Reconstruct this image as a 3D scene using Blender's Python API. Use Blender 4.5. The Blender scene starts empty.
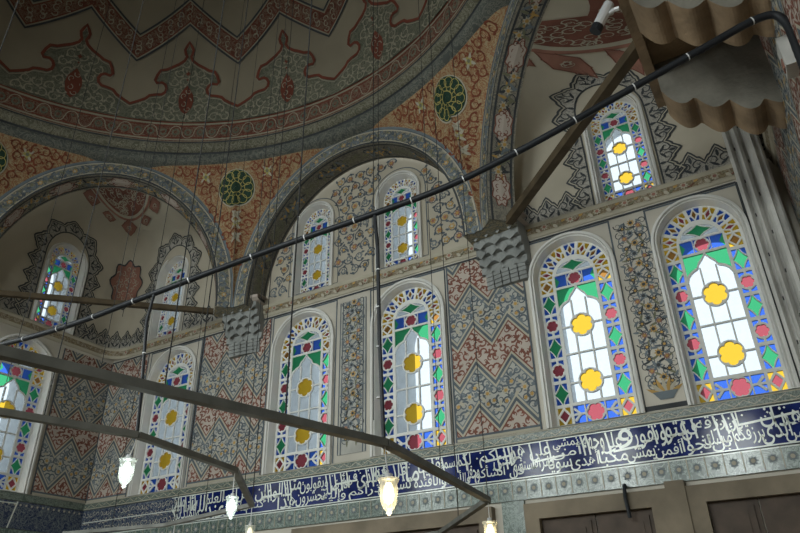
import bpy, math, random
import numpy as np
from mathutils import Vector, Matrix
from mathutils.geometry import delaunay_2d_cdt
random.seed(7); rng = random.Random(11)
PI = math.pi; D = 7.0; EYE = 1.6; R = math.radians
S = bpy.context.scene; COL = S.collection

# ------------------------------------------------------------------ camera
def PT(x, y, z):                       # plan units (1 = distance from the camera to the back wall) to metres
    return (x*D, y*D, z*D+EYE)
cam = bpy.data.cameras.new('camera'); co = bpy.data.objects.new('camera', cam); COL.objects.link(co)
cam.sensor_width = 36; cam.lens = 674.2/800*36; cam.clip_start = .05; cam.clip_end = 300
F_, R_, U_ = Vector((-0.43783841, 0.75897025, 0.48193536)), Vector((0.86057195, 0.50894848, -0.01968168)), Vector((0.26021808, -0.40612265, 0.8759857))
m = Matrix((R_, U_, -F_)).transposed().to_4x4(); m.translation = Vector((0, 0, EYE)); co.matrix_world = m
S.camera = co
# ------------------------------------------------------------------ sky, daylight, exposure
W = bpy.data.worlds.new('sky'); S.world = W; W.use_nodes = True
bg = W.node_tree.nodes['Background']; bg.inputs[0].default_value = (.86, .93, 1, 1); bg.inputs[1].default_value = 1.9
S.view_settings.view_transform = 'Standard'; S.view_settings.look = 'None'
S.view_settings.exposure = 0.0; S.view_settings.gamma = 1; S.view_settings.use_curve_mapping = False
S.cycles.max_bounces = 8; S.cycles.transparent_max_bounces = 16; S.cycles.sample_clamp_indirect = 3
def area(name, loc, aim, sx, sy, power, col=(1, 1, 1), portal=False):
    l = bpy.data.lights.new(name, 'AREA'); l.shape = 'RECTANGLE'; l.size = sx; l.size_y = sy; l.energy = power; l.color = col
    if portal: l.cycles.is_portal = True
    else: l.spread = R(105)
    o = bpy.data.objects.new(name, l); COL.objects.link(o); o.location = loc
    o.rotation_euler = (Vector(aim)-Vector(loc)).to_track_quat('-Z', 'Y').to_euler(); return o
# daylight of the windows in the walls behind and beside the photographer
for wx in (-8.9, -5.7, -3.8, -1.2):
    area('window_daylight', (wx, -3.1, 4.7), (wx, 7, 2.2), 1.0, 2.2, 56, (.92, 1, .98))
for wx in (-5.6, -3.9):
    area('upper_window_daylight', (wx, -2.6, 6.9), (wx, 7, 5.6), .8, 1.5, 20, (.92, 1, .98))
for wy in (-1.6, .9, 2.6):
    area('side_window_daylight', (-9.6, wy, 4.7), (0, wy+1, 2.6), 1.0, 2.2, 20, (.92, 1, .98))

# ------------------------------------------------------------------ materials
MATS = {}
def newmat(name):
    m = bpy.data.materials.new(name); m.use_nodes = True; MATS[name] = m
    nt = m.node_tree; b = nt.nodes['Principled BSDF']; return m, nt, b
def coords(nt, scale=1.0):
    t = nt.nodes.new('ShaderNodeTexCoord'); return t.outputs['Object']
def noise(nt, vec, scale, detail=2, dist=0.0):
    n = nt.nodes.new('ShaderNodeTexNoise'); nt.links.new(vec, n.inputs['Vector'])
    n.inputs['Scale'].default_value = scale; n.inputs['Detail'].default_value = detail; n.inputs['Distortion'].default_value = dist
    return n.outputs['Fac']
def ramp(nt, fac, stops, interp='LINEAR'):
    r = nt.nodes.new('ShaderNodeValToRGB'); r.color_ramp.interpolation = interp
    e = r.color_ramp.elements
    e[0].position, e[0].color = stops[0][0], (*stops[0][1], 1); e[1].position, e[1].color = stops[1][0], (*stops[1][1], 1)
    for p, c in stops[2:]:
        k = e.new(p); k.color = (*c, 1)
    nt.links.new(fac, r.inputs[0]); return r.outputs[0]
def mulc(nt, a, b, f=1.0):
    x = nt.nodes.new('ShaderNodeMix'); x.data_type = 'RGBA'; x.blend_type = 'MULTIPLY'; x.inputs[0].default_value = f
    nt.links.new(a, x.inputs[6]); nt.links.new(b, x.inputs[7]); return x.outputs[2]
def plain(name, col, rough=.8, var=.18, scale=3.0, bump=0.0, metal=0.0, spec=.3):
    m, nt, b = newmat(name); v = coords(nt)
    n = noise(nt, v, scale, 5)
    lo = tuple(c*(1-var) for c in col); hi = tuple(min(1, c*(1+var)) for c in col)
    nt.links.new(ramp(nt, n, [(.3, lo), (.7, hi)]), b.inputs['Base Color'])
    b.inputs['Roughness'].default_value = rough; b.inputs['Metallic'].default_value = metal
    b.inputs['Specular IOR Level'].default_value = spec
    if bump:
        k = nt.nodes.new('ShaderNodeBump'); k.inputs['Strength'].default_value = bump; k.inputs['Distance'].default_value = .02
        nt.links.new(noise(nt, v, scale*6, 6), k.inputs['Height']); nt.links.new(k.outputs[0], b.inputs['Normal'])
    return m
def scroll(name, bgc, line, scale=7, w=.035, rough=.8, second=None, dist=1.5, spec=.3):
    """painted scrollwork: thin contour lines of a distorted noise, like fine arabesque"""
    m, nt, b = newmat(name); v = coords(nt)
    n = noise(nt, v, scale, 1, dist)
    st = [(0, bgc), (.42-w, bgc), (.42, line), (.42+w, bgc), (.56-w, second or bgc), (.56, line), (.56+w, second or bgc)]
    c = ramp(nt, n, st); g = ramp(nt, noise(nt, v, .9, 4), [(.3, (.8, .8, .8)), (.7, (1, 1, 1))])
    nt.links.new(mulc(nt, c, g), b.inputs['Base Color']); b.inputs['Roughness'].default_value = rough
    b.inputs['Specular IOR Level'].default_value = spec
    return m
plain('cream', (.50, .45, .36), scale=1.3, var=.10)
plain('panel', (.56, .52, .45), scale=1.5, var=.13)
plain('rose', (.51, .44, .385), scale=2, var=.12)
plain('bluebase', (.45, .44, .40), scale=4, var=.2)
plain('white', (.74, .73, .70), scale=4, var=.08, bump=.1)
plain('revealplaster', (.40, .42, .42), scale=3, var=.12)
plain('domeline', (.36, .33, .25), var=.1)
plain('domeredline', (.19, .055, .035), var=.2)
plain('tracery', (.74, .74, .71), scale=5, var=.06)
plain('red', (.21, .085, .062), var=.25)
plain('spandrelred', (.22, .065, .035), var=.25)
plain('redlight', (.33, .16, .12), var=.25)
plain('blue', (.11, .13, .15), var=.3)
plain('greyblue', (.17, .20, .22), var=.25)
plain('dark', (.06, .065, .07), var=.3)
plain('ochre', (.48, .30, .10), var=.25)
plain('green', (.022, .055, .035), var=.2)
plain('goldline', (.42, .36, .12), var=.2)
plain('linec', (.47, .43, .34), var=.1)
plain('olive', (.20, .20, .13), var=.2)
plain('stone', (.22, .18, .13), scale=2.5, var=.3, bump=.3, rough=.7)
plain('consolestone', (.20, .185, .155), scale=4, var=.3, bump=.4)
plain('tanstone', (.30, .21, .13), scale=4, var=.3, bump=.4)
plain('marble', (.60, .59, .56), scale=3, var=.22, bump=.1, rough=.5)
plain('corbelplaster', (.31, .32, .31), scale=2.2, var=.3, bump=.3)
plain('wood', (.085, .060, .045), scale=5, var=.3, rough=.6)
plain('beamwood', (.085, .062, .036), scale=6, var=.3)
plain('iron', (.17, .17, .155), scale=8, var=.25, rough=.5, metal=.3)
plain('black', (.018, .020, .024), var=.2, rough=.5)
plain('wire', (.03, .03, .03), var=.1)
plain('tie', (.7, .7, .7), var=.05)
plain('chrome', (.75, .76, .78), var=.05, rough=.25, metal=.2)
plain('letter', (.72, .76, .72), var=.12, rough=.15, spec=.5)
plain('tileblue', (.010, .020, .115), scale=5, var=.5, rough=.10, spec=.16)
plain('tiledark', (.02, .03, .07), scale=5, var=.4, rough=.15, spec=.5)
scroll('domegreen', (.145, .15, .11), (.25, .245, .18), 6.5, .06)
scroll('domered', (.17, .06, .04), (.29, .21, .15), 8, .06)
scroll('orange', (.45, .33, .18), (.31, .12, .055), 6, .085, second=(.44, .34, .20), dist=2.5)
scroll('moulding', (.11, .12, .11), (.24, .24, .20), 8, .06)
scroll('olivescroll', (.15, .145, .10), (.33, .31, .24), 9, .06)
scroll('lace', (.50, .47, .41), (.20, .20, .19), 9, .03, second=(.48, .45, .40))
scroll('cornicetile', (.33, .27, .17), (.17, .12, .07), 11, .06, second=(.40, .35, .27))
scroll('greentile', (.085, .115, .095), (.27, .31, .27), 13, .06, rough=.3, spec=.5)
scroll('greentileb', (.10, .14, .12), (.30, .37, .33), 10, .06, rough=.2, spec=.5)
scroll('smalltile', (.025, .04, .10), (.25, .28, .28), 14, .05, rough=.15, spec=.5)
scroll('bandface', (.36, .35, .29), (.13, .14, .13), 9, .05, second=(.42, .36, .24))
scroll('soffit', (.17, .16, .13), (.32, .29, .23), 10, .05)
scroll('soffitpale', (.34, .31, .25), (.16, .16, .14), 9, .05)
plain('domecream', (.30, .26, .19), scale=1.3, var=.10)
def glass(name, col, tr=.68):
    m, nt, b = newmat(name); nt.nodes.remove(b); out = nt.nodes['Material Output']
    t = nt.nodes.new('ShaderNodeBsdfTransparent'); t.inputs[0].default_value = (*col, 1)
    d = nt.nodes.new('ShaderNodeBsdfTranslucent'); v = coords(nt)
    nt.links.new(ramp(nt, noise(nt, v, 9, 3), [(.3, tuple(c*.7 for c in col)), (.7, col)]), d.inputs[0])
    gl = nt.nodes.new('ShaderNodeBsdfDiffuse'); gl.inputs[0].default_value = (*[c*.75 for c in col], 1)
    x = nt.nodes.new('ShaderNodeMixShader'); x.inputs[0].default_value = .15
    nt.links.new(d.outputs[0], x.inputs[1]); nt.links.new(gl.outputs[0], x.inputs[2])
    y = nt.nodes.new('ShaderNodeMixShader'); y.inputs[0].default_value = tr
    nt.links.new(x.outputs[0], y.inputs[1]); nt.links.new(t.outputs[0], y.inputs[2]); nt.links.new(y.outputs[0], out.inputs[0])
glass('clearglass', (.72, .79, .82), .68); glass('blueglass', (.05, .14, .56), .88); glass('greenglass', (.05, .36, .15), .88)
glass('amberglass', (.72, .45, .04), .84); glass('rubyglass', (.42, .09, .11), .88); glass('pinkglass', (.6, .2, .3), .88); glass('brownglass', (.42, .20, .05), .88)
def glow(name, col, strength):
    m, nt, b = newmat(name); b.inputs['Emission Color'].default_value = (*col, 1); b.inputs['Emission Strength'].default_value = strength
glow('bulbwarm', (1, .74, .36), 11); glow('bulbcool', (.86, 1, .92), 10); glow('bulbdim', (1, .85, .5), 1.6)
m, nt, b = newmat('lampglass'); b.inputs['Transmission Weight'].default_value = .0; b.inputs['Alpha'].default_value = .35
b.inputs['Base Color'].default_value = (.8, .85, .8, 1); b.inputs['Roughness'].default_value = .1

# ------------------------------------------------------------------ object helpers
def setp(o, label=None, cat=None, group=None, kind=None):
    if label: o['label'] = label
    if cat: o['category'] = cat
    if group: o['group'] = group
    if kind: o['kind'] = kind
    return o
def link(name, me, parent=None):
    o = bpy.data.objects.new(name, me); COL.objects.link(o)
    if parent: o.parent = parent
    return o
def empty(name, loc=(0, 0, 0)):
    o = bpy.data.objects.new(name, None); COL.objects.link(o); o.location = loc; o.empty_display_size = .1; return o
class MB:
    def __init__(s): s.v = []; s.f = []; s.m = []; s.names = []
    def mi(s, n):
        if n not in s.names: s.names.append(n)
        return s.names.index(n)
    def add(s, vs, fs, mat):
        k = len(s.v); s.v.extend([tuple(p) for p in vs]); i = s.mi(mat)
        for f in fs: s.f.append([k+q for q in f]); s.m.append(i)
    def mesh(s, name, smooth=False):
        me = bpy.data.meshes.new(name); me.from_pydata(s.v, [], s.f)
        for n in s.names: me.materials.append(MATS[n])
        me.polygons.foreach_set('material_index', s.m)
        if smooth: me.polygons.foreach_set('use_smooth', [True]*len(s.f))
        me.update(); return me
    def build(s, name, parent=None, loc=(0, 0, 0), smooth=False):
        if loc != (0, 0, 0): s.v = [(a-loc[0], b-loc[1], c-loc[2]) for a, b, c in s.v]
        o = link(name, s.mesh(name, smooth), parent); o.location = loc; return o
    def box(s, a, b, mat):
        x0, y0, z0 = [min(p, q) for p, q in zip(a, b)]; x1, y1, z1 = [max(p, q) for p, q in zip(a, b)]
        s.add([(x0, y0, z0), (x1, y0, z0), (x1, y1, z0), (x0, y1, z0), (x0, y0, z1), (x1, y0, z1), (x1, y1, z1), (x0, y1, z1)],
              [(0, 3, 2, 1), (4, 5, 6, 7), (0, 1, 5, 4), (1, 2, 6, 5), (2, 3, 7, 6), (3, 0, 4, 7)], mat)
    def grid(s, rows, mat, close=False):
        n = len(rows[0]); vs = [p for r in rows for p in r]; fs = []
        for i in range(len(rows)-1):
            for j in range(n if close else n-1):
                j2 = (j+1) % n; fs.append((i*n+j, i*n+j2, (i+1)*n+j2, (i+1)*n+j))
        s.add(vs, fs, mat)
    def tube(s, pts, r, mat, n=8, caps=True):
        P = [Vector(p) for p in pts]; rows = []; up = None
        for i, p in enumerate(P):
            t = (P[min(i+1, len(P)-1)]-P[max(i-1, 0)]).normalized()
            if up is None: up = Vector((0, 0, 1)) if abs(t.z) < .9 else Vector((1, 0, 0))
            a = t.cross(up).normalized(); b = a.cross(t).normalized(); up = b
            rr = r[i] if isinstance(r, (list, tuple)) else r
            rows.append([tuple(p+a*rr*math.cos(2*PI*k/n)+b*rr*math.sin(2*PI*k/n)) for k in range(n)])
        s.grid(rows, mat, True)
        if caps:
            s.add(rows[0], [tuple(range(n))], mat); s.add(rows[-1], [tuple(range(n))][::-1], mat)
    def lathe(s, prof, c, mat, n=16, ax=None):
        rows = []
        for r, z in prof: rows.append([(c[0]+r*math.cos(2*PI*k/n), c[1]+r*math.sin(2*PI*k/n), c[2]+z) for k in range(n)])
        s.grid(rows, mat, True)
    def beam(s, a, b, w, h, mat):
        a, b = Vector(a), Vector(b); t = (b-a).normalized(); sd = t.cross(Vector((0, 0, 1))).normalized()*w/2; up = sd.normalized().cross(t)*h/2
        vs = [a-sd-up, a+sd-up, a+sd+up, a-sd+up, b-sd-up, b+sd-up, b+sd+up, b-sd+up]
        s.add(vs, [(0, 1, 2, 3), (7, 6, 5, 4), (0, 4, 5, 1), (1, 5, 6, 2), (2, 6, 7, 3), (3, 7, 4, 0)], mat)
def cleannorm(o):
    import bmesh
    bm = bmesh.new(); bm.from_mesh(o.data); bmesh.ops.recalc_face_normals(bm, faces=bm.faces); bm.to_mesh(o.data); bm.free(); return o

# ------------------------------------------------------------------ painted ornament engine: paint laid in thin coats on a surface (u, v)
class Paint(MB):
    def __init__(s, mp, coat=.002, clip=None): super().__init__(); s.mp = mp; s.coat = coat; s.clip = clip
    def poly(s, pts, mat, layer=1):
        if s.clip:
            pts = clip_rect(pts, s.clip)
            if len(pts) < 3: return
        layer += .55*(len(s.f) % 61)/61
        s.add([s.mp(u, v, s.coat*layer) for u, v in pts], [tuple(range(len(pts)))], mat)
    def strip(s, A, B, mat, layer=1):
        for i in range(len(A)-1): s.poly([A[i], A[i+1], B[i+1], B[i]], mat, layer)
    def stroke(s, pts, w, mat, layer=2, taper=False, closed=False):
        n = len(pts); A = []; B = []
        for i, (x, y) in enumerate(pts):
            p = pts[(i-1) % n] if closed else pts[max(i-1, 0)]; q = pts[(i+1) % n] if closed else pts[min(i+1, n-1)]
            dx, dy = q[0]-p[0], q[1]-p[1]; l = math.hypot(dx, dy) or 1e-9
            k = w/2*((1-.75*i/(n-1)) if taper else 1)
            A.append((x-dy/l*k, y+dx/l*k)); B.append((x+dy/l*k, y-dx/l*k))
        if closed: A.append(A[0]); B.append(B[0])
        s.strip(A, B, mat, layer)
    def rosette(s, x, y, r, n, c1, c2, layer=3, depth=.25, rot=0):
        N = n*4
        s.poly([(x+r*(1-depth+depth*math.cos(n*a))*math.cos(a+rot), y+r*(1-depth+depth*math.cos(n*a))*math.sin(a+rot)) for a in [2*PI*k/N for k in range(N)]], c1, layer)
        if c2: s.poly([(x+r*.42*math.cos(2*PI*k/7), y+r*.42*math.sin(2*PI*k/7)) for k in range(7)], c2, layer+1)
    def fill(s, x, y, L, mat, layer=1, steps=4):
        L = L+L[:1]
        for k in range(steps):
            f, g = k/steps, (k+1)/steps
            s.strip([(x+(p[0]-x)*f, y+(p[1]-y)*f) for p in L], [(x+(p[0]-x)*g, y+(p[1]-y)*g) for p in L], mat, layer)
    def leaf(s, x, y, a, l, w, mat, layer=2):
        c, d = math.cos(a), math.sin(a)
        s.poly([(x+c*t*l-d*h*w, y+d*t*l+c*h*w) for t, h in ((0, 0), (.3, .5), (.7, .4), (1, 0), (.7, -.4), (.3, -.5))], mat, layer)
    def spiral(s, x, y, r, a0, sg, w, mat, layer=2, turns=1.2):
        N = int(11*turns)+2
        s.stroke([(x+r*(1-.72*k/N)*math.cos(a0+sg*2*PI*turns*k/N), y+r*(1-.72*k/N)*math.sin(a0+sg*2*PI*turns*k/N)) for k in range(N+1)], w, mat, layer, True)
    def arabesque(s, x0, x1, y0, y1, cell, inside, line, flowers, leafm, w=.12, layer=2, fr=.26):
        ny = max(1, round((y1-y0)/cell)); cy = (y1-y0)/ny; nx = max(1, round((x1-x0)/cell)); cx = (x1-x0)/nx
        for j in range(ny):
            for i in range(nx):
                x = x0+(i+.5)*cx+(cx*.25 if j % 2 else -cx*.25)*(nx > 2); y = y0+(j+.5)*cy
                if inside and not inside(x, y): continue
                sg = 1 if (i+j) % 2 else -1; a0 = rng.uniform(0, 6.28)
                s.spiral(x, y, cell*.5, a0, sg, cell*w, line, layer)
                if flowers:
                    f = flowers[rng.randrange(len(flowers))]; s.rosette(x, y, cell*fr, rng.choice((5, 6, 6, 8)), f[0], f[1], layer+1)
                for k in range(3):
                    a = a0+k*2.1+rng.uniform(-.4, .4)
                    s.leaf(x+math.cos(a)*cell*.34, y+math.sin(a)*cell*.34, a+sg*1.2, cell*.36, cell*.2, leafm, layer+1)
def clip_rect(pts, r):
    x0, x1, y0, y1 = r
    for ax, lim, sg in ((0, x0, 1), (0, x1, -1), (1, y0, 1), (1, y1, -1)):
        out = []
        for i in range(len(pts)):
            p, q = pts[i-1], pts[i]; a, b = sg*(p[ax]-lim), sg*(q[ax]-lim)
            if (a >= 0) != (b >= 0):
                t = a/(a-b); out.append((p[0]+(q[0]-p[0])*t, p[1]+(q[1]-p[1])*t))
            if b >= 0: out.append(q)
        pts = out
        if not pts: return pts
    return pts
def inpoly(px, py, poly):
    P = np.asarray(poly, float); x, y = P[:, 0], P[:, 1]; x2, y2 = np.roll(x, -1), np.roll(y, -1)
    r = np.zeros(px.shape, bool)
    for a, b, c, d in zip(x, y, x2, y2):
        if b == d: continue
        r ^= ((b > py) != (d > py)) & (px < (c-a)*(py-b)/(d-b)+a)
    return r
def cdt(loops, extra=()):
    vs = []; es = []
    for L in loops:
        k = len(vs); vs += [Vector(p) for p in L]; es += [(k+i, k+(i+1) % len(L)) for i in range(len(L))]
    vs += [Vector(p) for p in extra]
    v, e, f, *_ = delaunay_2d_cdt(vs, es, [], 0, 1e-6)
    return np.array([(p.x, p.y) for p in v]), np.array([t for t in f if len(t) == 3])

# ------------------------------------------------------------------ the plan
WB, WL, WR, WF = 1.0, -1.4, .085, -.47          # back, left, right, front walls
CX, CY, RING, ZR = -.675, .265, .662, .958
Z0, ZC = .605, .640                               # cornice bottom and top
OCT = [(.01, -.02), (.01, .55), (-.375, .94), (-.955, .94), (-1.34, .55), (-1.34, -.02), (-.955, -.41), (-.375, -.41)]
CORN = {1: (WR, WB), 3: (WL, WB), 5: (WL, WF), 7: (WR, WF)}   # squinch sides: i joins OCT[i], OCT[i+1]
def arch_shape(t, a, b, z0=.62):   # t in 0..pi -> offset along the chord, height
    c = math.cos(t); return (a*c, z0+b*max(0, 1-abs(c)**2.0)**.48)
def m_back(u, v, o=0): return (u*D, WB*D-o, v*D+EYE)
def m_left(u, v, o=0): return (WL*D+o, u*D, v*D+EYE)
def m_right(u, v, o=0): return (WR*D-o, u*D, v*D+EYE)
def m_front(u, v, o=0): return (u*D, WF*D+o, v*D+EYE)

def arch_loop(c, w, v0, v1, n=20, inset=0.0):
    w2 = w/2-inset; b = v0+inset*.1; s = v1-w*.52
    L = [(c-w2, b), (c+w2, b), (c+w2, s)]
    h = v1-inset-s
    for k in range(1, n):
        t = PI*k/n; L.append((c+w2*math.cos(t), s+h*(math.sin(t)**.94)))
    L.append((c-w2, s)); return L

# window list: wall map, centre, outer width, bottom, top
LOW = (.158, .274, .600); LOB = (.147, .274, .600); LOC = (.140, .274, .600); UPP = (.106, .636, .860)
WIN = [
 ('B', -.046, LOC, 'tall stained glass window farthest right, brightest, beside the marble corner moulding'),
 ('B', -.248, LOB, 'tall stained glass window just right of the red chevron panel, before the flowered strip'),
 ('B', -.563, LOW, 'tall stained glass window crossed by the hanging black cable, left of the red chevron panel'),
 ('B', -.807, LOW, 'tall stained glass window left of the narrow floral panel on the back wall'),
 ('B', -1.178, LOW, 'tall dim stained glass window behind the two iron bars, right of the room corner'),
 ('L', .777, LOW, 'tall stained glass window on the left wall, cut by the left edge'),
 ('B', -.790, UPP, 'small upper stained glass window, left one under the wide central arch'),
 ('B', -.577, UPP, 'small upper stained glass window, right one under the wide central arch'),
 ('B', -.133, UPP, 'small upper window framed by black lace painting, below the stone console'),
 ('B', -1.228, UPP, 'small grey upper window right of the rose medallion in the corner bay'),
 ('L', .822, UPP, 'small bright upper window left of the rose medallion in the corner bay'),
]
holes = {'B': [], 'L': []}
for wl, c, (w, a, b), lab in WIN: holes[wl].append(arch_loop(c, w, a, b, inset=.006))

def flat_wall(mb, mp, outline, hs, mat):
    V, F = cdt([outline]+hs)
    c = V[F].mean(1); ok = inpoly(c[:, 0], c[:, 1], outline)
    for h in hs: ok &= ~inpoly(c[:, 0], c[:, 1], h)
    mb.add([mp(x, y) for x, y in V], [tuple(t) for t in F[ok]], mat)
ZF = -EYE/D
wb = MB(); flat_wall(wb, m_back, [(WL, ZF), (WR, ZF), (WR, ZC), (WL, ZC)], [h for h in holes['B'] if h[0][1] < .5], 'panel')
flat_wall(wb, m_back, [(OCT[3][0]-.02, ZC), (OCT[2][0]+.02, ZC), (OCT[2][0]+.02, 1.0), (OCT[3][0]-.02, 1.0)], [h for h, w in zip(holes['B'], [w for w in WIN if w[0] == 'B']) if h[0][1] > .5 and -.9 < w[1] < -.5], 'cream')
wall_back = setp(wb.build('wall_back'), 'back wall with tile inscription, chevron painting and stained glass', kind='structure')
wl = MB(); flat_wall(wl, m_left, [(WF, ZF), (WB, ZF), (WB, ZC), (WF, ZC)], [h for h in holes['L'] if h[0][1] < .5], 'panel')
flat_wall(wl, m_left, [(-.04, ZC), (.57, ZC), (.57, 1.0), (-.04, 1.0)], [], 'cream')
wall_left = setp(wl.build('wall_left'), 'left wall with chevron painting', kind='structure')
wr = MB(); flat_wall(wr, m_right, [(WF, ZF), (WB, ZF), (WB, ZC), (WF, ZC)], [], 'panel')
flat_wall(wr, m_right, [(-.04, ZC), (.57, ZC), (.57, 1.0), (-.04, 1.0)], [], 'cream')
wall_right = setp(wr.build('wall_right'), 'right wall with chevron painting and marble moulding', kind='structure')
wf = MB(); flat_wall(wf, m_front, [(WL, ZF), (WR, ZF), (WR, 1.0), (WL, 1.0)], [], 'cream')
setp(wf.build('wall_front'), 'wall behind the photographer', kind='structure')
fl = MB(); fl.box((WL*D, WF*D, -.1), (WR*D, WB*D, 0), 'stone'); setp(fl.build('floor'), 'stone floor below the picture', kind='structure')

# ------------------------------------------------------------------ squinch bays over the corners
def squinch_map(i):
    A, B = OCT[i], OCT[(i+1) % 8]; cx, cy = CORN[i]
    # s < 0 runs along the wall to B, s > 0 along the wall to A, with 0 at the corner
    ux = 1 if cx == WR else -1; uy = 1 if cy == WB else -1
    # wall points nearest the vertices
    def foot(P):
        return (P[0], cy) if abs(P[1]-cy) < abs(P[0]-cx) else (cx, P[1])
    fa, fb = foot(A), foot(B)
    la = math.hypot(fa[0]-cx, fa[1]-cy); lb = math.hypot(fb[0]-cx, fb[1]-cy)
    rc = .05
    def plan(s):
        da = ((fa[0]-cx)/la, (fa[1]-cy)/la); db = ((fb[0]-cx)/lb, (fb[1]-cy)/lb)
        if abs(s) < rc:      # rounded corner
            t = (s+rc)/(2*rc); p0 = (cx+db[0]*rc, cy+db[1]*rc); p2 = (cx+da[0]*rc, cy+da[1]*rc)
            return tuple((1-t)**2*a+2*t*(1-t)*c+t*t*b for a, c, b in zip(p0, (cx, cy), p2))
        d = da if s > 0 else db; return (cx+d[0]*abs(s), cy+d[1]*abs(s))
    def un(s): return s/la if s > 0 else s/lb
    L = math.hypot(A[0]-B[0], A[1]-B[1]); aw = L/2-.034
    def h(s): return max(ZC-.0199, arch_shape(math.acos(max(-1, min(1, un(s)))), aw, .299)[1])
    zz, NT, n, NS = ZC-.02, 70, 6.5, 121
    tau = np.linspace(0, PI/2, NT); fq = 1-np.cos(tau)**(2/n); gq = np.sin(tau)**(2/n); fq[-1] = gq[-1] = 1
    mid = ((A[0]+B[0])/2, (A[1]+B[1])/2); out = (cx-mid[0], cy-mid[1]); lo = math.hypot(*out); k = (L/2-.034)/(L/2)
    sg_ = np.linspace(-lb, la, NS); TAB = []; LEN = []
    for s in sg_:
        u = un(s); H = h(s); p = plan(s)
        c = (mid[0]+(A[0]-B[0])/2*u*k+out[0]/lo*.05, mid[1]+(A[1]-B[1])/2*u*k+out[1]/lo*.05)
        P = np.stack([p[0]+(c[0]-p[0])*fq, p[1]+(c[1]-p[1])*fq, zz+(H-zz)*gq], 1)
        ln = np.concatenate([[0], np.cumsum(np.linalg.norm(np.diff(P, axis=0), axis=1))]); TAB.append(P); LEN.append(ln+zz)
    def wmax(s):
        return float(np.interp(s, sg_, [l[-1] for l in LEN]))
    def col(j, w): return np.array([np.interp(w, LEN[j], TAB[j][:, q]) for q in range(3)])
    def surf(s, w):
        t = (min(la, max(-lb, s))+lb)/(la+lb)*(NS-1); j = min(NS-2, int(t)); t -= j
        wm = wmax(s); f = (w-zz)/max(1e-6, wm-zz)
        # near the arch, follow the column fraction; low down, follow the true height
        def cc(j):
            l = LEN[j][-1]; return col(j, w if f < .5 else zz+(l-zz)*f if f > .9 else w+(zz+(l-zz)*f-w)*(f-.5)/.4)
        return cc(j)*(1-t)+cc(j+1)*t
    def mp(s, z, o=0):
        z = min(z, wmax(s)-1e-5); q = surf(s, z); e = .004
        a = surf(s+e, z)-surf(s-e, z); b = surf(s, min(z+e, wmax(s)))-surf(s, z-e)
        nn = np.cross(a, b); nn /= (np.linalg.norm(nn) or 1)
        if nn[0]*(CX-q[0])+nn[1]*(CY-q[1])+nn[2]*(.5-q[2]) < 0: nn = -nn
        q = q*D+nn*o; return (q[0], q[1], q[2]+EYE)
    return mp, la, lb, wmax
SQ = {}
for i in (1, 3, 5, 7):
    mp, la, lb, h = squinch_map(i); mb = MB(); SQ[i] = (mp, la, lb, h)
    ss = [-lb+.0005+(la+lb-.001)*k/72 for k in range(73)]
    hs = []
    if i == 3: hs = [arch_loop(-1.228-WL, UPP[0], UPP[1], UPP[2], inset=.006), [(-(WB-u), v) for u, v in arch_loop(.822, UPP[0], UPP[1], UPP[2], inset=.006)]]
    if i == 1: hs = [[(-(WR-u), v) for u, v in arch_loop(-.133, UPP[0], UPP[1], UPP[2], inset=.006)]]
    # orientation: s>0 goes to A. For i==3 A is on the back wall (s = x-WL); for i==1 the back wall leg is B (s = -(WR-x))
    outline = [(s, ZC-.02) for s in ss]+[(s, h(s)) for s in ss[::-1] if h(s) > ZC-.0195]
    extra = [(s, ZC-.02+(h(s)-ZC+.02)*k/26) for s in ss[1:-1] for k in range(1, 26)]
    V, F = cdt([outline]+hs, extra)
    c = V[F].mean(1); ok = inpoly(c[:, 0], c[:, 1], outline)
    for hh in hs: ok &= ~inpoly(c[:, 0], c[:, 1], hh)
    pts = [mp(x, y) for x, y in V]
    mb.add(pts, [tuple(t) for t in F[ok]], 'cream')
    for hh in hs:                                   # plaster splay from the vault surface back to the window
        rows = [[mp(x, y) for x, y in hh+hh[:1]]]
        if i == 3 and hh[0][0] > 0: back = [m_back(x+WL, y, -.02) for x, y in hh+hh[:1]]
        elif i == 3: back = [m_left(WB+x, y, -.02) for x, y in hh+hh[:1]]
        else: back = [m_back(WR+x, y, -.02) for x, y in hh+hh[:1]]
        rows.append(back); mb.grid(rows, 'white')
    o = setp(mb.build('wall_corner_bay' if i != 3 else 'wall_corner_bay_left', smooth=True), 'cream curved squinch vault over a room corner', kind='structure'); SQ[i] += (o,)

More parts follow.
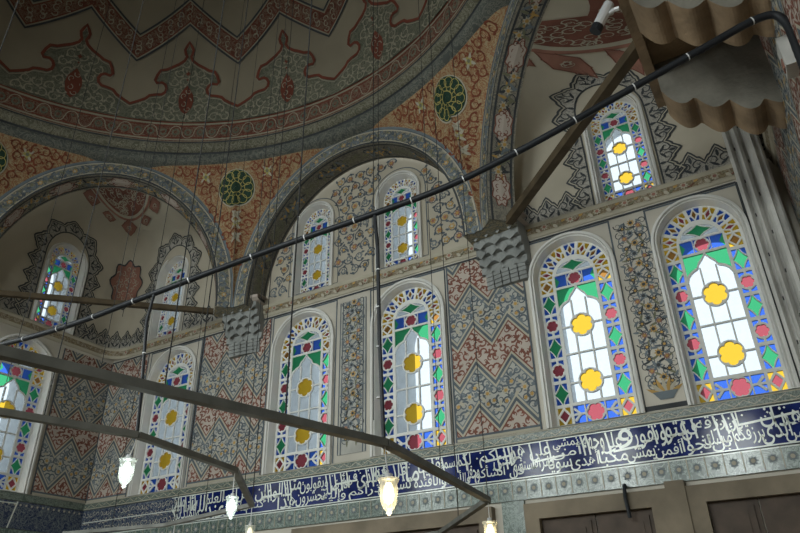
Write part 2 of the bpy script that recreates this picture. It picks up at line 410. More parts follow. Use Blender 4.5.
# ------------------------------------------------------------------ octagon arches: face, soffit, raised outer moulding
def side_frame(i):
    A, B = OCT[i], OCT[(i+1) % 8]; mid = ((A[0]+B[0])/2, (A[1]+B[1])/2); L = math.hypot(A[0]-B[0], A[1]-B[1])
    e = ((A[0]-B[0])/L, (A[1]-B[1])/L); out = (mid[0]-CX, mid[1]-CY); n = (-e[1], e[0])
    if n[0]*out[0]+n[1]*out[1] < 0: n = (e[1], -e[0])
    def mp(u, v, o=0):       # u along chord, v height, o metres towards the room
        return ((mid[0]+e[0]*u)*D-n[0]*o, (mid[1]+e[1]*u)*D-n[1]*o, v*D+EYE)
    return mp, L, n
AO, BO = .0, .335
ARCH = {}
for i in range(8):
    mp, L, n = side_frame(i); ao = L/2; ai = ao-.036; bo, bi = .336, .298
    ts = [PI*k/64 for k in range(65)]
    mb = MB(); dep = .058*D if i % 2 == 0 else .05*D
    ext = [arch_shape(t, ao, bo) for t in ts]; inn = [arch_shape(t, ai, bi) for t in ts]
    mb.grid([[mp(u, v) for u, v in ext], [mp(u, v) for u, v in inn]], 'bandface')
    mb.grid([[mp(u, v) for u, v in inn], [mp(u, v, -dep) for u, v in inn]], 'soffit' if i % 2 == 0 else 'soffitpale')
    ceil_arch = setp(mb.build('ceiling_arch'), 'painted arch of the octagon below the dome', kind='structure'); ARCH[i] = (mp, L, ceil_arch)
    # back side closing strip between soffit and the tympanum
    pm = Paint(mp, .002)
    def off(fa, fb): return [arch_shape(t, ai+(ao-ai)*fa, bi+(bo-bi)*fb) for t in ts]
    pm.stroke(off(.97, .97), .006, 'greyblue', 3); pm.stroke(off(.80, .80), .003, 'linec', 3); pm.stroke(off(.88, .88), .003, 'blue', 2)
    pm.stroke(off(.06, .06), .004, 'dark', 3); pm.stroke(off(.14, .14), .002, 'linec', 3)
    if i in (1, 2, 3, 4):
        Pm = off(.45, .45); sl = [0]
        for p, q in zip(Pm, Pm[1:]): sl.append(sl[-1]+math.hypot(p[0]-q[0], p[1]-q[1]))
        x = .010; k = 0
        while x < sl[-1]-.008:
            u, v = float(np.interp(x, sl, [p[0] for p in Pm])), float(np.interp(x, sl, [p[1] for p in Pm])); sg = 1 if k % 2 else -1
            pm.spiral(u, v, .0125, k*2.3, sg, .0026, 'blue', 3, 1.1)
            if k % 2: pm.rosette(u, v, .0065, 6, 'ochre' if k % 4 == 1 else 'greyblue', 'linec', 4)
            for q in range(4): pm.leaf(u, v, k*1.3+q*1.7, .015, .0055, ('greyblue', 'olive', 'blue', 'greyblue')[q], 3)
            x += .0185; k += 1
    pm.build('painted_arch_band', ceil_arch)
    # soffit painting (wide floral panels seen on the right arch)
    if i in (1, 2, 3):
        def ms(u, v, o=0, mp=mp, ai=ai, bi=bi):     # u = parameter angle, v = depth in units
            a, z = arch_shape(u, ai, bi); a2, z2 = a*(1-o/D/ai), z-(o/D)*math.sin(u); return mp(a2, z2, -v*D)
        ps = Paint(ms, .002); dd = dep/D
        ps.strip([(t, .004) for t in ts], [(t, .008) for t in ts], 'dark', 1); ps.strip([(t, dd-.008) for t in ts], [(t, dd-.004) for t in ts], 'dark', 1)
        sl = [0]
        for p, q in zip(inn, inn[1:]): sl.append(sl[-1]+math.hypot(p[0]-q[0], p[1]-q[1]))
        pa = Paint(lambda x, y, o=0: ms(float(np.interp(x, sl, ts)), y, o), .002)
        per = .118; nn_ = round(sl[-1]/per); per = sl[-1]/nn_
        for k in range(nn_):
            c = (k+.5)*per
            L = [(c+.030*math.cos(a)*(1-.13*math.cos(8*a)), dd/2+.016*math.sin(a)*(1-.13*math.cos(8*a))) for a in [2*PI*q/32 for q in range(32)]]
            if i != 2: pa.poly(L, 'rose', 2); pa.stroke(L, .0022, 'red', 3, closed=True)
            for q in range(13): pa.spiral(c-.023+.0038*q, dd/2+(.006, -.006, 0)[q % 3], .0058, q*1.9, 1 if q % 2 else -1, .0024, 'red' if i != 2 else 'olive', 4, .9)
            c = k*per
            for q in range(-2, 3):
                x = c+q*.013
                if not 0 < x < sl[-1]: continue
                pa.spiral(x, dd/2+(.007 if q % 2 else -.005), .0105, q*1.7+k, 1 if q % 2 else -1, .0024, 'dark', 2, 1.1)
                if q % 2 == 0: pa.rosette(x, dd/2-q*.0025, .0085, 7, 'linec' if i != 2 else 'greyblue', 'ochre', 4)
                for z in range(4): pa.leaf(x, dd/2, z*1.6+q+k, .019, .005, ('dark', 'olive', 'greyblue', 'ochre')[z], 3)
        pa.build('painted_soffit_scroll', ceil_arch)
        ps.build('painted_soffit', ceil_arch)

for i in range(8):               # undersides of the arch feet, resting on the corbels
    m0, L0_, _n = side_frame(i); m1, L1_, _n = side_frame((i+1) % 8); z = .6185
    d0 = (.058 if i % 2 == 0 else .05)*D; d1 = (.058 if (i+1) % 2 == 0 else .05)*D; V_ = OCT[(i+1) % 8]
    q = V_[0]-CX, V_[1]-CY; l = math.hypot(*q); back = ((V_[0]+q[0]/l*.075)*D, (V_[1]+q[1]/l*.075)*D, z*D+EYE)
    a, b = L0_/2-.036, L1_/2-.036
    mb = MB(); mb.add([m0(-a, z), m0(-L0_/2, z), m1(b, z), m1(b, z, -d1), back, m0(-a, z, -d0)], [(0, 1, 2, 3, 4, 5)], 'bandface')
    setp(mb.build('ceiling_arch_foot'), 'flat underside where two painted arches meet', kind='structure')
# ------------------------------------------------------------------ pendentives between arches and ring
def pend(i, th, s, o=0):    # th 0..1 from middle of side i to middle of side i+1 ; s 0..1 from the arch to the ring
    if th <= .5: j, t = i, PI/2-PI/2*(th*2); mp, L, n = side_frame(j)
    else: j, t = (i+1) % 8, PI-PI/2*((th-.5)*2); mp, L, n = side_frame(j)
    A = OCT[(i+1) % 8]
    # the shared vertex is B end (u = -L/2) of side i and A end (u = +L/2) of side i+1
    t = PI/2+PI/2*(th*2) if th <= .5 else PI/2*((th-.5)*2)-0 if False else t
    if th <= .5: t = PI/2+PI/2*(th*2)
    else: t = PI/2*(th-.5)*2
    u, v = arch_shape(t, L/2, .336)
    p = np.array(mp(u, v)); a = math.atan2(p[1]/D-CY, p[0]/D-CX)
    q = np.array(((CX+RING*math.cos(a))*D, (CY+RING*math.sin(a))*D, ZR*D+EYE))
    w = p*(1-s)+q*s
    c = np.array((CX*D, CY*D, w[2])); d = c-w; d /= np.linalg.norm(d)
    w = w+d*(o+.0); return tuple(w)
PEN = {}
for i in range(8):
    mb = MB(); N = 60
    rows = [[pend(i, k/N, s/12) for k in range(N+1)] for s in range(13)]
    mb.grid(rows, 'orange'); po = setp(mb.build('ceiling_pendentive', smooth=True), 'orange painted spandrel between two arches under the dome ring', kind='structure')
    if i in (1, 2, 3):
        def bear(a, i=i):         # arch height and radius under a bearing
            V = OCT[(i+1) % 8]; av = math.atan2(V[1]-CY, V[0]-CX); j = i if (a-av+PI) % (2*PI)-PI < 0 else (i+1) % 8
            A, B = OCT[j], OCT[(j+1) % 8]; mx, my = (A[0]+B[0])/2, (A[1]+B[1])/2; L = math.hypot(A[0]-B[0], A[1]-B[1]); ex, ey = (A[0]-B[0])/L, (A[1]-B[1])/L
            ca, sa = math.cos(a), math.sin(a); det = ca*(-ey)+sa*ex     # CX+r*ca = mx+u*ex
            rr = ((mx-CX)*(-ey)+(my-CY)*ex)/det; u = (CX+rr*ca-mx)*ex+(CY+rr*sa-my)*ey
            return rr, arch_shape(math.acos(max(-1, min(1, 2*u/L))), L/2, .336)[1]
        def mq(u, v, o=0, i=i, bear=bear):   # u = distance round from the corner bearing, v = height
            V = OCT[(i+1) % 8]; a = math.atan2(V[1]-CY, V[0]-CX)-u/.70; rr, ze = bear(a)
            q = min(1, max(0, (v-ze)/max(.004, ZR-ze))); r = rr*(1-q)+RING*q-(o+.006)/D
            return ((CX+r*math.cos(a))*D, (CY+r*math.sin(a))*D, v*D+EYE)
        pm = Paint(mq, .003); zc = .893
        pm.fill(0, zc, [(.044*math.cos(a), zc+.044*math.sin(a)) for a in [2*PI*k/40 for k in range(40)]], 'linec', 1)
        pm.fill(0, zc, [(.0415*math.cos(a), zc+.0415*math.sin(a)) for a in [2*PI*k/40 for k in range(40)]], 'green', 3)
        for k in range(12):
            a = 2*PI*k/12
            pm.stroke([(.030*math.cos(a)+.010*math.cos(b), zc+.030*math.sin(a)+.010*math.sin(b)) for b in [2*PI*q/12 for q in range(12)]], .0016, 'goldline', 5, closed=True)
            pm.stroke([(.013*math.cos(a), zc+.013*math.sin(a)), (.028*math.cos(a+.25), zc+.028*math.sin(a+.25))], .0016, 'goldline', 5)
        pm.stroke([(.013*math.cos(a), zc+.013*math.sin(a)) for a in [2*PI*k/20 for k in range(20)]], .002, 'goldline', 5, closed=True)
        V_ = OCT[(i+1) % 8]; av_ = math.atan2(V_[1]-CY, V_[0]-CX)
        def insp(x, y, bear=bear, av_=av_): return abs(x) < .27 and y > bear(av_-x/.70)[1]+.012 and y < .945 and math.hypot(x, y-zc) > .056
        pm.arabesque(-.27, .27, .63, .95, .021, insp, 'spandrelred', None, 'spandrelred', .17, 1)
        for (xx, zz, mm) in ((0, .81, 'goldline'), (.0, .78, 'linec'), (-.075, .925, 'goldline'), (.075, .925, 'goldline'), (0, .83, 'linec')):
            pm.rosette(xx, zz, .009, 4, mm, 'olive', 3)
            for q in range(4): pm.leaf(xx, zz, q*1.57+.7, .016, .006, 'linec', 2)
        pm.build('painted_medallion', po)

# ------------------------------------------------------------------ dome and its ring
def ringp(r, z, a, o=0): return ((CX+(r-o/D)*math.cos(a))*D, (CY+(r-o/D)*math.sin(a))*D, z*D+EYE)
NA = 192; AA = [2*PI*k/NA for k in range(NA)]
rg = MB()
def prof_ring(mb, prof, mat):
    mb.grid([[ringp(r, z, a) for a in AA] for r, z in prof], mat, True)
prof_ring(rg, [(.70, .945), (.672, .950), (.664, .953)], 'moulding')
prof_ring(rg, [(.664, .953), (.656, .956), (.652, .961), (.651, .968), (.653, .974)], 'moulding')
prof_ring(rg, [(.653, .974), (.656, .976), (.651, .978)], 'dark')
prof_ring(rg, [(.651, .978), (.646, .980), (.641, .985), (.640, .992), (.641, .997)], 'olivescroll')
prof_ring(rg, [(.641, .997), (.643, .9985), (.640, 1.0)], 'dark')
setp(rg.build('ceiling_ring', smooth=True), 'moulded painted ring at the foot of the dome', kind='structure')
RD = .64
def dome_map(u, v, o=0):      # u azimuth in degrees, v elevation in degrees
    a, e = R(u), R(v); r = RD-o/D
    return ((CX+r*math.cos(e)*math.cos(a))*D, (CY+r*math.cos(e)*math.sin(a))*D, (1.0+r*math.sin(e))*D+EYE)
dm = MB(); dm.grid([[dome_map(360*k/NA, 90*j/48) for k in range(NA)] for j in range(49)], 'domecream', True)
dome = setp(dm.build('ceiling_dome', smooth=True), 'painted dome with red zigzag and scalloped crest', kind='structure')
pd = Paint(dome_map, .004)
AZ0, AZ1 = 30, 190
azs = [AZ0+(AZ1-AZ0)*k/160 for k in range(161)]
pd.strip([(a, .1) for a in azs], [(a, 4.4) for a in azs], 'domered', 1)
for e, w, c in ((.5, .35, 'domeline'), (1.0, .25, 'domeredline'), (3.9, .3, 'domeredline'), (4.4, .35, 'domeline'), (4.8, .25, 'domeredline')):
    pd.strip([(a, e-w/2) for a in azs], [(a, e+w/2) for a in azs], c, 2)
k = 0; a = AZ0
while a < AZ1:                       # palmettes in the red band
    pd.poly([(a+.8*math.cos(t), 2.4+.9*math.sin(t)) for t in [2*PI*q/10 for q in range(10)]], 'domegreen', 2)
    pd.poly([(a+.4*math.cos(t), 2.4+.45*math.sin(t)) for t in [2*PI*q/10 for q in range(10)]], 'domered', 3)
    pd.stroke([(a+1.2*math.cos(t), 2.4+1.5*math.sin(t)) for t in [PI*q/8+(PI if k % 2 else 0) for q in range(9)]], .18, 'domeline', 3)
    a += 2.5; k += 1
half = [(0, 23.8), (.5, 22.9), (.95, 22.0), (.75, 21.1), (.45, 20.5), (.9, 19.6), (2.1, 18.7), (3.6, 17.9), (4.6, 17.3), (5.9, 17.0), (6.5, 15.9), (6.9, 14.6), (6.5, 14.0), (5.4, 14.2),
        (4.7, 13.8), (4.3, 12.9), (4.5, 12.0), (5.2, 11.4), (6.6, 11.2), (7.6, 10.9), (8.3, 10.1), (9.6, 9.3), (11.25, 8.4)]
crest = []
for c in [101.25+22.5*j for j in range(-4, 5)]:
    L = [(c-x, y) for x, y in half[::-1]]+[(c+x, y) for x, y in half[1:]]
    crest += L if not crest else L[1:]
    # green body as fans from the base
    base = [(x, 4.9) for x, y in L]
    body = [(c-x, y) for x, y in half[::-1]]+[(c+x, y) for x, y in half[1:]]+[(c+11.25, 4.9), (c, 4.9), (c-11.25, 4.9)]
    V, F = cdt([body], [(c-11+1.2*i_, 5.5+1.2*j_) for i_ in range(19) for j_ in range(15)])
    ce = V[F].mean(1); ok = inpoly(ce[:, 0], ce[:, 1], body)
    pd.add([dome_map(x, y, .004) for x, y in V], [tuple(t) for t in F[ok]], 'domegreen')
    def ins(x, y, body=body): return bool(inpoly(np.array([x]), np.array([y]), body)[0])
    def ins2(x, y, ins=ins, c=c): return all(ins(x+p, y+q) for p, q in ((0, 0), (1.1, 0), (-1.1, 0), (0, 1.1), (0, -1.1))) and not (abs(x-c) < 1.6 and 7 < y < 13.5)
    pd.arabesque(c-11.2, c+11.2, 5.2, 22, 2.2, ins2, 'domeline', None, 'domeline', .13, 2)
    # red cartouche
    cart = [(0, 13.9), (.7, 12.9), (1.4, 11.6), (1.6, 10.2), (1.3, 8.6), (.8, 7.6), (0, 6.9)]
    pd.poly([(c+x, y) for x, y in cart]+[(c-x, y) for x, y in cart[::-1][1:-1]], 'domeredline', 3)
    for q in range(5): pd.spiral(c+(.5 if q % 2 else -.5), 8.2+q*1.05, .7, q*1.7, 1 if q % 2 else -1, .22, 'domeline', 4, .9)
    pd.rosette(c, 16.6, .55, 4, 'domeredline', None, 3); pd.rosette(c, 15.2, .3, 4, 'domeredline', None, 3)
pd.stroke(crest, .62, 'domeredline', 4)
pd.stroke([(x, y-.62) for x, y in crest], .22, 'domeline', 3)
zz = lambda lo, hi: [(90+11.25*j, hi if j % 2 else lo) for j in range(-6, 11)]
def dens(P, n=10): return [(P[i][0]+(P[i+1][0]-P[i][0])*k/n, P[i][1]+(P[i+1][1]-P[i][1])*k/n) for i in range(len(P)-1) for k in range(n)]+[P[-1]]
lo_, up_ = dens(zz(18.5, 27.6)), dens(zz(24.4, 33.2))
def midl(f): return [(a[0], a[1]*(1-f)+b[1]*f) for a, b in zip(lo_, up_)]
for f in range(4): pd.strip(midl(.12+.19*f), midl(.12+.19*(f+1)), 'domered', 2)
pd.stroke(lo_, .42, 'dark', 4); pd.stroke(midl(.08), .25, 'domeline', 3); pd.stroke(midl(.14), .25, 'domeredline', 3)
pd.stroke(up_, .42, 'dark', 4); pd.stroke(midl(.92), .25, 'domeline', 3); pd.stroke(midl(.86), .25, 'domeredline', 3)
for i in range(0, len(lo_)-3, 2):
    for f in (.32, .5, .68):
        a = midl(f)[i]; pd.spiral(a[0], a[1], .75, i+f*9, 1 if i % 4 else -1, .28, 'domeline', 4, .9)
pd.build('painted_dome_ornament', dome)

# ------------------------------------------------------------------ cornice
def cornice_run(mb, pts2, zlo, zhi, dep, mat, edge='linec'):
    """moulded band along a plan polyline; pts2 = [(x, y, nx, ny)]"""
    prof = [(0, zlo), (.25, zlo+.001), (.35, zlo+.005), (.5, zlo+.007), (.8, zhi-.007), (1, zhi-.004), (1, zhi), (0, zhi)]
    for (a, b), mt in zip(zip(prof[:-1], prof[1:]), (edge, edge, edge, mat, edge, edge, edge)):
        rows = [[((x+nx*dep*d)*D, (y+ny*dep*d)*D, z*D+EYE) for x, y, nx, ny in pts2] for d, z in (a, b)]
        mb.grid(rows, mt)
cm = MB()
cornice_run(cm, [(WL+.05, WB, 0, -1), (.026, WB, 0, -1)], Z0+.004, ZC-.006, .010, 'cornicetile')
arc = [(WL+.05*(1-math.sin(t)), WB-.05*(1-math.cos(t)), math.sin(t), -math.cos(t)) for t in [PI/2*k/8 for k in range(9)]]
cornice_run(cm, arc, Z0+.004, ZC-.006, .010, 'cornicetile')
cornice_run(cm, [(WL, WB-.05, 1, 0), (WL, WF, 1, 0)], Z0+.004, ZC-.006, .010, 'cornicetile')
cornice_run(cm, [(WR, WB, -1, 0), (WR, WF, -1, 0)], Z0+.004, ZC-.006, .010, 'cornicetile')
corn = setp(cm.build('trim_1'), 'beige scroll-painted cornice between lower and upper windows', kind='structure')
pc = Paint(lambda u, v, o=0: m_back(u, v, o+.048), .002)
k = 0; u = WL+.05
while u < .02:
    s = 1 if k % 2 else -1
    pc.stroke([(u+.016*t/6, .622+s*.005*math.sin(PI*t/6)) for t in range(7)], .0018, 'red' if k % 4 == 0 else 'olive', 2)
    if k % 3 == 0: pc.rosette(u, .622, .0075, 8, 'linec', 'redlight', 3)
    else: pc.leaf(u, .622, s*.8, .012, .006, 'ochre' if k % 2 else 'linec', 3)
    u += .0155; k += 1
pc.build('painted_scroll', corn)

# ------------------------------------------------------------------ chevron panels
def chevrons(pm, u0, u1, v0, v1, P=.0650, ph=-.367, cell=.0205):
    pm.clip = (u0, u1, v0, v1)
    amp, th = .040, .0735
    def line(top): # top = height of peaks
        k0 = math.floor((u0-ph)/P)-1; k1 = math.ceil((u1-ph)/P)+1; L = []
        for k in range(k0, k1+1): L += [(ph+k*P, top), (ph+(k+.5)*P, top-amp)]
        return L
    tops = [.478+th*k for k in range(-5, 4)]
    for n, t in enumerate(tops):
        A = line(t); Bl = line(t-th)
        red = (n % 2 == 1)
        pm.strip(A, Bl, 'rose' if red else 'bluebase', 1)
    for n, t in enumerate(tops):
        red = (n % 2 == 1); sh = lambda d: [(x, y+d) for x, y in line(t)]
        pm.strip(sh(.0035), sh(-.0035), 'blue', 4)
        up, dn = (1, -1)
        pm.strip(sh(.0085), sh(.0035), 'linec', 3); pm.strip(sh(-.0035), sh(-.0085), 'linec', 3)
        if red: pm.strip(sh(-.0085), sh(-.0120), 'red', 3); pm.strip(sh(.0115), sh(.0085), 'greyblue', 3)
        else: pm.strip(sh(.0120), sh(.0085), 'red', 3); pm.strip(sh(-.0085), sh(-.0115), 'greyblue', 3)
        k0 = math.floor((u0-ph)/P)-1; k1 = math.ceil((u1-ph)/P)+1
        for k in range(2*k0, 2*k1):       # one motif cluster per half period following the zigzag
            for q in range(3):
                x = ph+(k+(q+.5)/3)*P/2; f = abs(((x-ph)/P) % 1-.5)*2; y0 = t-amp*(1-f)
                for r_ in range(3):
                    y = y0-.0190-r_*.0175; 
                    if not (u0-.01 < x < u1+.01 and v0-.01 < y < v1+.01): continue
                    if red:
                        pm.spiral(x, y, .0078, rng.uniform(0, 6), 1 if (q+r_) % 2 else -1, .0040, 'red', 2, .8)
                        pm.leaf(x, y, rng.uniform(0, 6), .011, .0045, 'red', 2)
                    else:
                        pm.spiral(x, y, .0085, rng.uniform(0, 6), 1 if (q+r_) % 2 else -1, .0038, 'blue', 2, 1.1)
                        if r_ == 1 and q == 1: pm.rosette(x, y, .0075, 6, 'linec', 'ochre', 4)
                        elif (q+r_) % 3 == 0: pm.rosette(x, y, .0042, 5, 'ochre' if q else 'greyblue', None, 4)
                        else: pm.leaf(x, y, rng.uniform(0, 6), .012, .006, 'linec' if q == 0 else 'greyblue', 3)
    # frame of the panel
    e = .003
    pm.strip([(u0, v0), (u1, v0)], [(u0, v0+.008), (u1, v0+.008)], 'linec', 5); pm.strip([(u0, v0+.0045), (u1, v0+.0045)], [(u0, v0+.008), (u1, v0+.008)], 'blue', 6)
    pm.strip([(u0, v0), (u0, v1)], [(u0+e, v0), (u0+e, v1)], 'blue', 5); pm.strip([(u1-e, v0), (u1-e, v1)], [(u1, v0), (u1, v1)], 'blue', 5)
    pm.clip = None
VB, VT = .276, .602
pm = Paint(m_back, .002)
for u0, u1 in ((WL, -1.268), (-1.09, -.893), (-.478, -.330)): chevrons(pm, u0, u1, VB, VT)
pm.build('painted_chevrons', wall_back)
pm = Paint(m_left, .002); chevrons(pm, .865, WB, VB, VT); chevrons(pm, .45, .685, VB, VT); pm.build('painted_chevrons', wall_left)
pm = Paint(m_right, .002); chevrons(pm, .30, .985, VB, VT, P=.065); pm.arabesque(.3, .985, .65, .9, .03, None, 'blue', None, 'dark', .12); pm.build('painted_chevrons', wall_right)
# window bays: thin dark borders, and the narrow flower panels
pm = Paint(m_back, .002)
for c in (-.046, -.248, -.563, -.807, -1.178):
    w = {-.046: .071, -.248: .075}.get(c, .083)
    pm.strip([(c-w, VT-.0), (c+w, VT)], [(c-w, VT-.003), (c+w, VT-.003)], 'blue', 2)
    for sx in (-1, 1): pm.strip([(c+sx*w, VB), (c+sx*w, VT)], [(c+sx*(w-.0028), VB), (c+sx*(w-.0028), VT)], 'blue', 2)
pm.stroke([(WL, .6045), (.024, .6045)], .004, 'dark', 3); pm.stroke([(.0245, VB), (.0245, .6045)], .004, 'dark', 3)
for c, w2, kind in ((-.685, .030, 0), (-.142, .030, 1)):
    a, b = VB+.012, VT-.012
    pm.strip([(c-w2, a), (c+w2, a)], [(c-w2, b), (c+w2, b)], 'panel' if kind else 'bluebase', 1)
    if not kind:
        for q in (w2, w2-.006): pm.stroke([(c-q, a), (c+q, a), (c+q, b), (c-q, b)], .0022, 'blue', 3, closed=True)
    else:
        pm.stroke([(c-w2-.003, VB+.004), (c+w2+.003, VB+.004)], .007, 'dark', 3)
    n = 15; hh = (b-a-.02)/n
    for k in range(n):
        y = a+.016+hh*(k+.5); s = 1 if k % 2 else -1
        for sx in (-1, 1):
            pm.spiral(c+sx*.013, y, .0105, PI/2+k*.7, sx*s, .0020, 'blue', 2, 1.2)
            pm.rosette(c+sx*.0125, y+hh*.1, .0052, 7, 'dark' if (k+sx) % 3 else 'redlight', 'ochre', 4)
            for q in range(4): pm.leaf(c+sx*.010, y, q*1.57+k, .014, .0036, ('blue', 'dark', 'greyblue', 'olive')[q], 3)
            pm.spiral(c+sx*.020, y+hh*.5, .0065, k*1.1, -sx, .0018, 'dark', 2, 1.1); pm.leaf(c+sx*.018, y+hh*.4, k+sx, .011, .004, 'greyblue', 3)
        pm.rosette(c-s*.002, y+hh*.5, .0068, 8, 'greyblue' if k % 2 else 'ochre', 'dark', 4)
    if kind:
        for q in range(-3, 4): pm.leaf(c, a+.006, PI/2+q*.35, .03, .006, 'ochre' if q % 2 else 'linec', 4)
        pm.poly([(c-.018, a+.014), (c+.018, a+.014), (c+.009, a+.002), (c-.009, a+.002)], 'greyblue', 5)
pm.build('painted_floral_panels', wall_back)

# flower sprays of the central tympanum
pm = Paint(m_back, .002)
def in_typ(x, y, mg=.012):
    cx = -.665; a, b = .292-.036-mg, .298-mg
    if y < .652 or abs(x-cx) > a: return False
    if y > .62+b*math.sqrt(max(0, 1-((x-cx)/a)**2)): return False
    for c in (-.790, -.577):
        w = UPP[0]/2+.012; s = UPP[2]-.05
        if abs(x-c) < w and y < s: return False
        if y >= s and math.hypot(x-c, y-s) < w: return False
    return True
pm.arabesque(-.93, -.40, .65, .93, .026, in_typ, 'blue', [('ochre', 'redlight'), ('greyblue', 'linec'), ('ochre', 'linec'), ('redlight', 'ochre'), ('blue', 'ochre')], 'blue', .12, 2, .30)
for c in (-.790, -.577):
    L = arch_loop(c, UPP[0]+.022, UPP[1]+.006, UPP[2]+.010); pm.stroke(L, .0022, 'blue', 2, closed=True)
pm.build('painted_flower_sprays', wall_back)

# ------------------------------------------------------------------ black lace, rose medallion and half roundel in the corner bays
def lace(pm, path, amp, motif=.042, closed=False):
    # resample
    seg = [0]
    for i in range(1, len(path)): seg.append(seg[-1]+math.hypot(path[i][0]-path[i-1][0], path[i][1]-path[i-1][1]))
    n = max(2, round(seg[-1]/motif)); N = n*12; base = []; out = []
    for k in range(N+1):
        d = seg[-1]*k/N; i = max(j for j in range(len(seg)-1) if seg[j] <= d+1e-9); t = (d-seg[i])/max(1e-9, seg[i+1]-seg[i])
        x = path[i][0]+(path[i+1][0]-path[i][0])*t; y = path[i][1]+(path[i+1][1]-path[i][1])*t
        dx, dy = path[i+1][0]-path[i][0], path[i+1][1]-path[i][1]; l = math.hypot(dx, dy) or 1
        base.append((x, y, -dy/l, dx/l))
    nr = []
    for k in range(N+1):   # smooth the normals
        a = sum(base[min(N, max(0, k+q))][2] for q in range(-5, 6)); b = sum(base[min(N, max(0, k+q))][3] for q in range(-5, 6)); l = math.hypot(a, b) or 1; nr.append((a/l, b/l))
    prof = [.46, .55, .64, .66, .76, .86, .94, .86, .76, .66, .64, .55]
    def off(f, add=0): return [(base[k][0]+nr[k][0]*(amp*prof[k % 12]*f+add), base[k][1]+nr[k][1]*(amp*prof[k % 12]*f+add)) for k in range(N+1)]
    A = [(b[0], b[1]) for b in base]
    pm.strip(A, off(.5), 'lace', 1); pm.strip(off(.5), off(1), 'lace', 1)
    pm.stroke(off(1), .0036, 'dark', 3); pm.stroke(off(1, -.0065), .0022, 'dark', 3); pm.stroke(off(1, -.0035), .0018, 'linec', 4)
    pm.stroke(A, .003, 'dark', 2)
    for j in range(n):
        k = j*12+6; b = base[k]; nx, ny = nr[k]; tx, ty = ny, -nx
        for s in (-1, 1):
            pm.spiral(b[0]+nx*amp*.36+tx*s*motif*.22, b[1]+ny*amp*.36+ty*s*motif*.22, motif*.20, math.atan2(ny, nx), s, .0024, 'dark', 4, .9)
            pm.leaf(b[0]+nx*amp*.1, b[1]+ny*amp*.1, math.atan2(ny, nx)+s*.9, amp*.38, .0045, 'dark', 4)
        pm.leaf(b[0]+nx*amp*.45, b[1]+ny*amp*.45, math.atan2(ny, nx), amp*.3, .005, 'dark', 4)
        k2 = j*12; b = base[k2]; nx, ny = nr[k2]; pm.leaf(b[0], b[1], math.atan2(ny, nx), amp*.3, .005, 'dark', 4)
def bay_art(i, wins, s_lo, s_hi, med=None, rs=0.0, roundel=(0, .875)):
    mp, la, lb, h, par = SQ[i]; pm = Paint(mp, .003)
    zb = ZC-.003
    for c in wins:       # hood of lace round each window
        w = UPP[0]+.010; s = UPP[2]-.045; sd = 1
        L = [(c-w/2, zb)]+[(c-w/2, zb+(s-zb)*k/6) for k in range(1, 7)]+[(c-w/2*math.cos(PI*k/14), s+(w/2+.006)*math.sin(PI*k/14)) for k in range(1, 14)]+[(c+w/2, s-(s-zb)*k/6) for k in range(7)]
        lace(pm, L, .042)
    xs = [s_lo]+sum([[c-UPP[0]/2-.03, c+UPP[0]/2+.03] for c in sorted(wins)], [])+[s_hi]
    for a, b in zip(xs[::2], xs[1::2]):
        if b-a > .02: lace(pm, [(a+(b-a)*k/8, zb) for k in range(9)], .050, .040)
    if med is not None:
        mx, mz, mw, mh = med
        L = [(mx+mw*math.cos(t)*(1+.10*math.cos(8*t)), mz+mh*math.sin(t)*(1+.10*math.cos(8*t))) for t in [2*PI*k/48 for k in range(48)]]
        pm.fill(mx, mz, L, 'redlight', 2); pm.stroke(L, .004, 'dark', 4, closed=True)
        for q in range(26):
            a = q*2.4; rr = math.sqrt(q/26)*.8; pm.spiral(mx+mw*rr*math.cos(a), mz+mh*rr*math.sin(a), .0075, q, 1 if q % 2 else -1, .0026, 'linec', 4, .9)
    rx, rz, rw = roundel    # half roundel hanging from the crown, with pendants
    def rp(r, a): return (rx+r*math.cos(a), rz+r*math.sin(a))
    for r0, r1, c, l in tuple((rw*.12*j, rw*.12*(j+1), 'red', 2) for j in range(6))+( (rw*.72, rw*.80, 'linec', 3), (rw*.80, rw*.87, 'redlight', 3)):
        pm.strip([rp(r0, -PI*k/24) for k in range(-5, 30)], [rp(r1, -PI*k/24) for k in range(-5, 30)], c, l)
    for q in range(56):
        a = -PI*rng.uniform(-.1, 1.1); pm.spiral(*rp(rw*.68*math.sqrt(rng.uniform(.02, 1)), a), .013, q, 1 if q % 2 else -1, .0030, 'linec', 4, 1.1)
    for q in range(7):
        a = -PI*(q+.5)/7; c = rp(rw*1.06, a); 
        ky = 1.9 if i == 1 else 1; kx = .8 if i == 1 else 1
        P = [(c[0]+kx*(.024 if q % 2 else .018)*math.cos(t)*(1+.22*math.cos(6*t)), c[1]+ky*(.030 if q % 2 else .020)*math.sin(t)*(1+.22*math.cos(6*t+PI))) for t in [2*PI*k/24 for k in range(24)]]
        pm.fill(c[0], c[1], P, 'redlight', 2, 2); pm.stroke(P, .0022, 'red', 4, closed=True); pm.rosette(c[0], c[1], .010, 5, 'linec', 'red', 5); pm.spiral(c[0], c[1]-.006, .013, 1, 1, .002, 'linec', 5)
    pm.build('painted_lace_and_medallions', par)
bay_art(3, [-1.228-WL, -(WB-.822)], -SQ[3][2]+.01, SQ[3][1]-.01, (0.0, .812, .052, .062), 0, (0.0, SQ[3][3](0)-.01, .15))
bay_art(1, [-.133-WR], -SQ[1][2]+.01, SQ[1][1]-.01, None, 0, (-.06, SQ[1][3](-.06)-.075, .17))

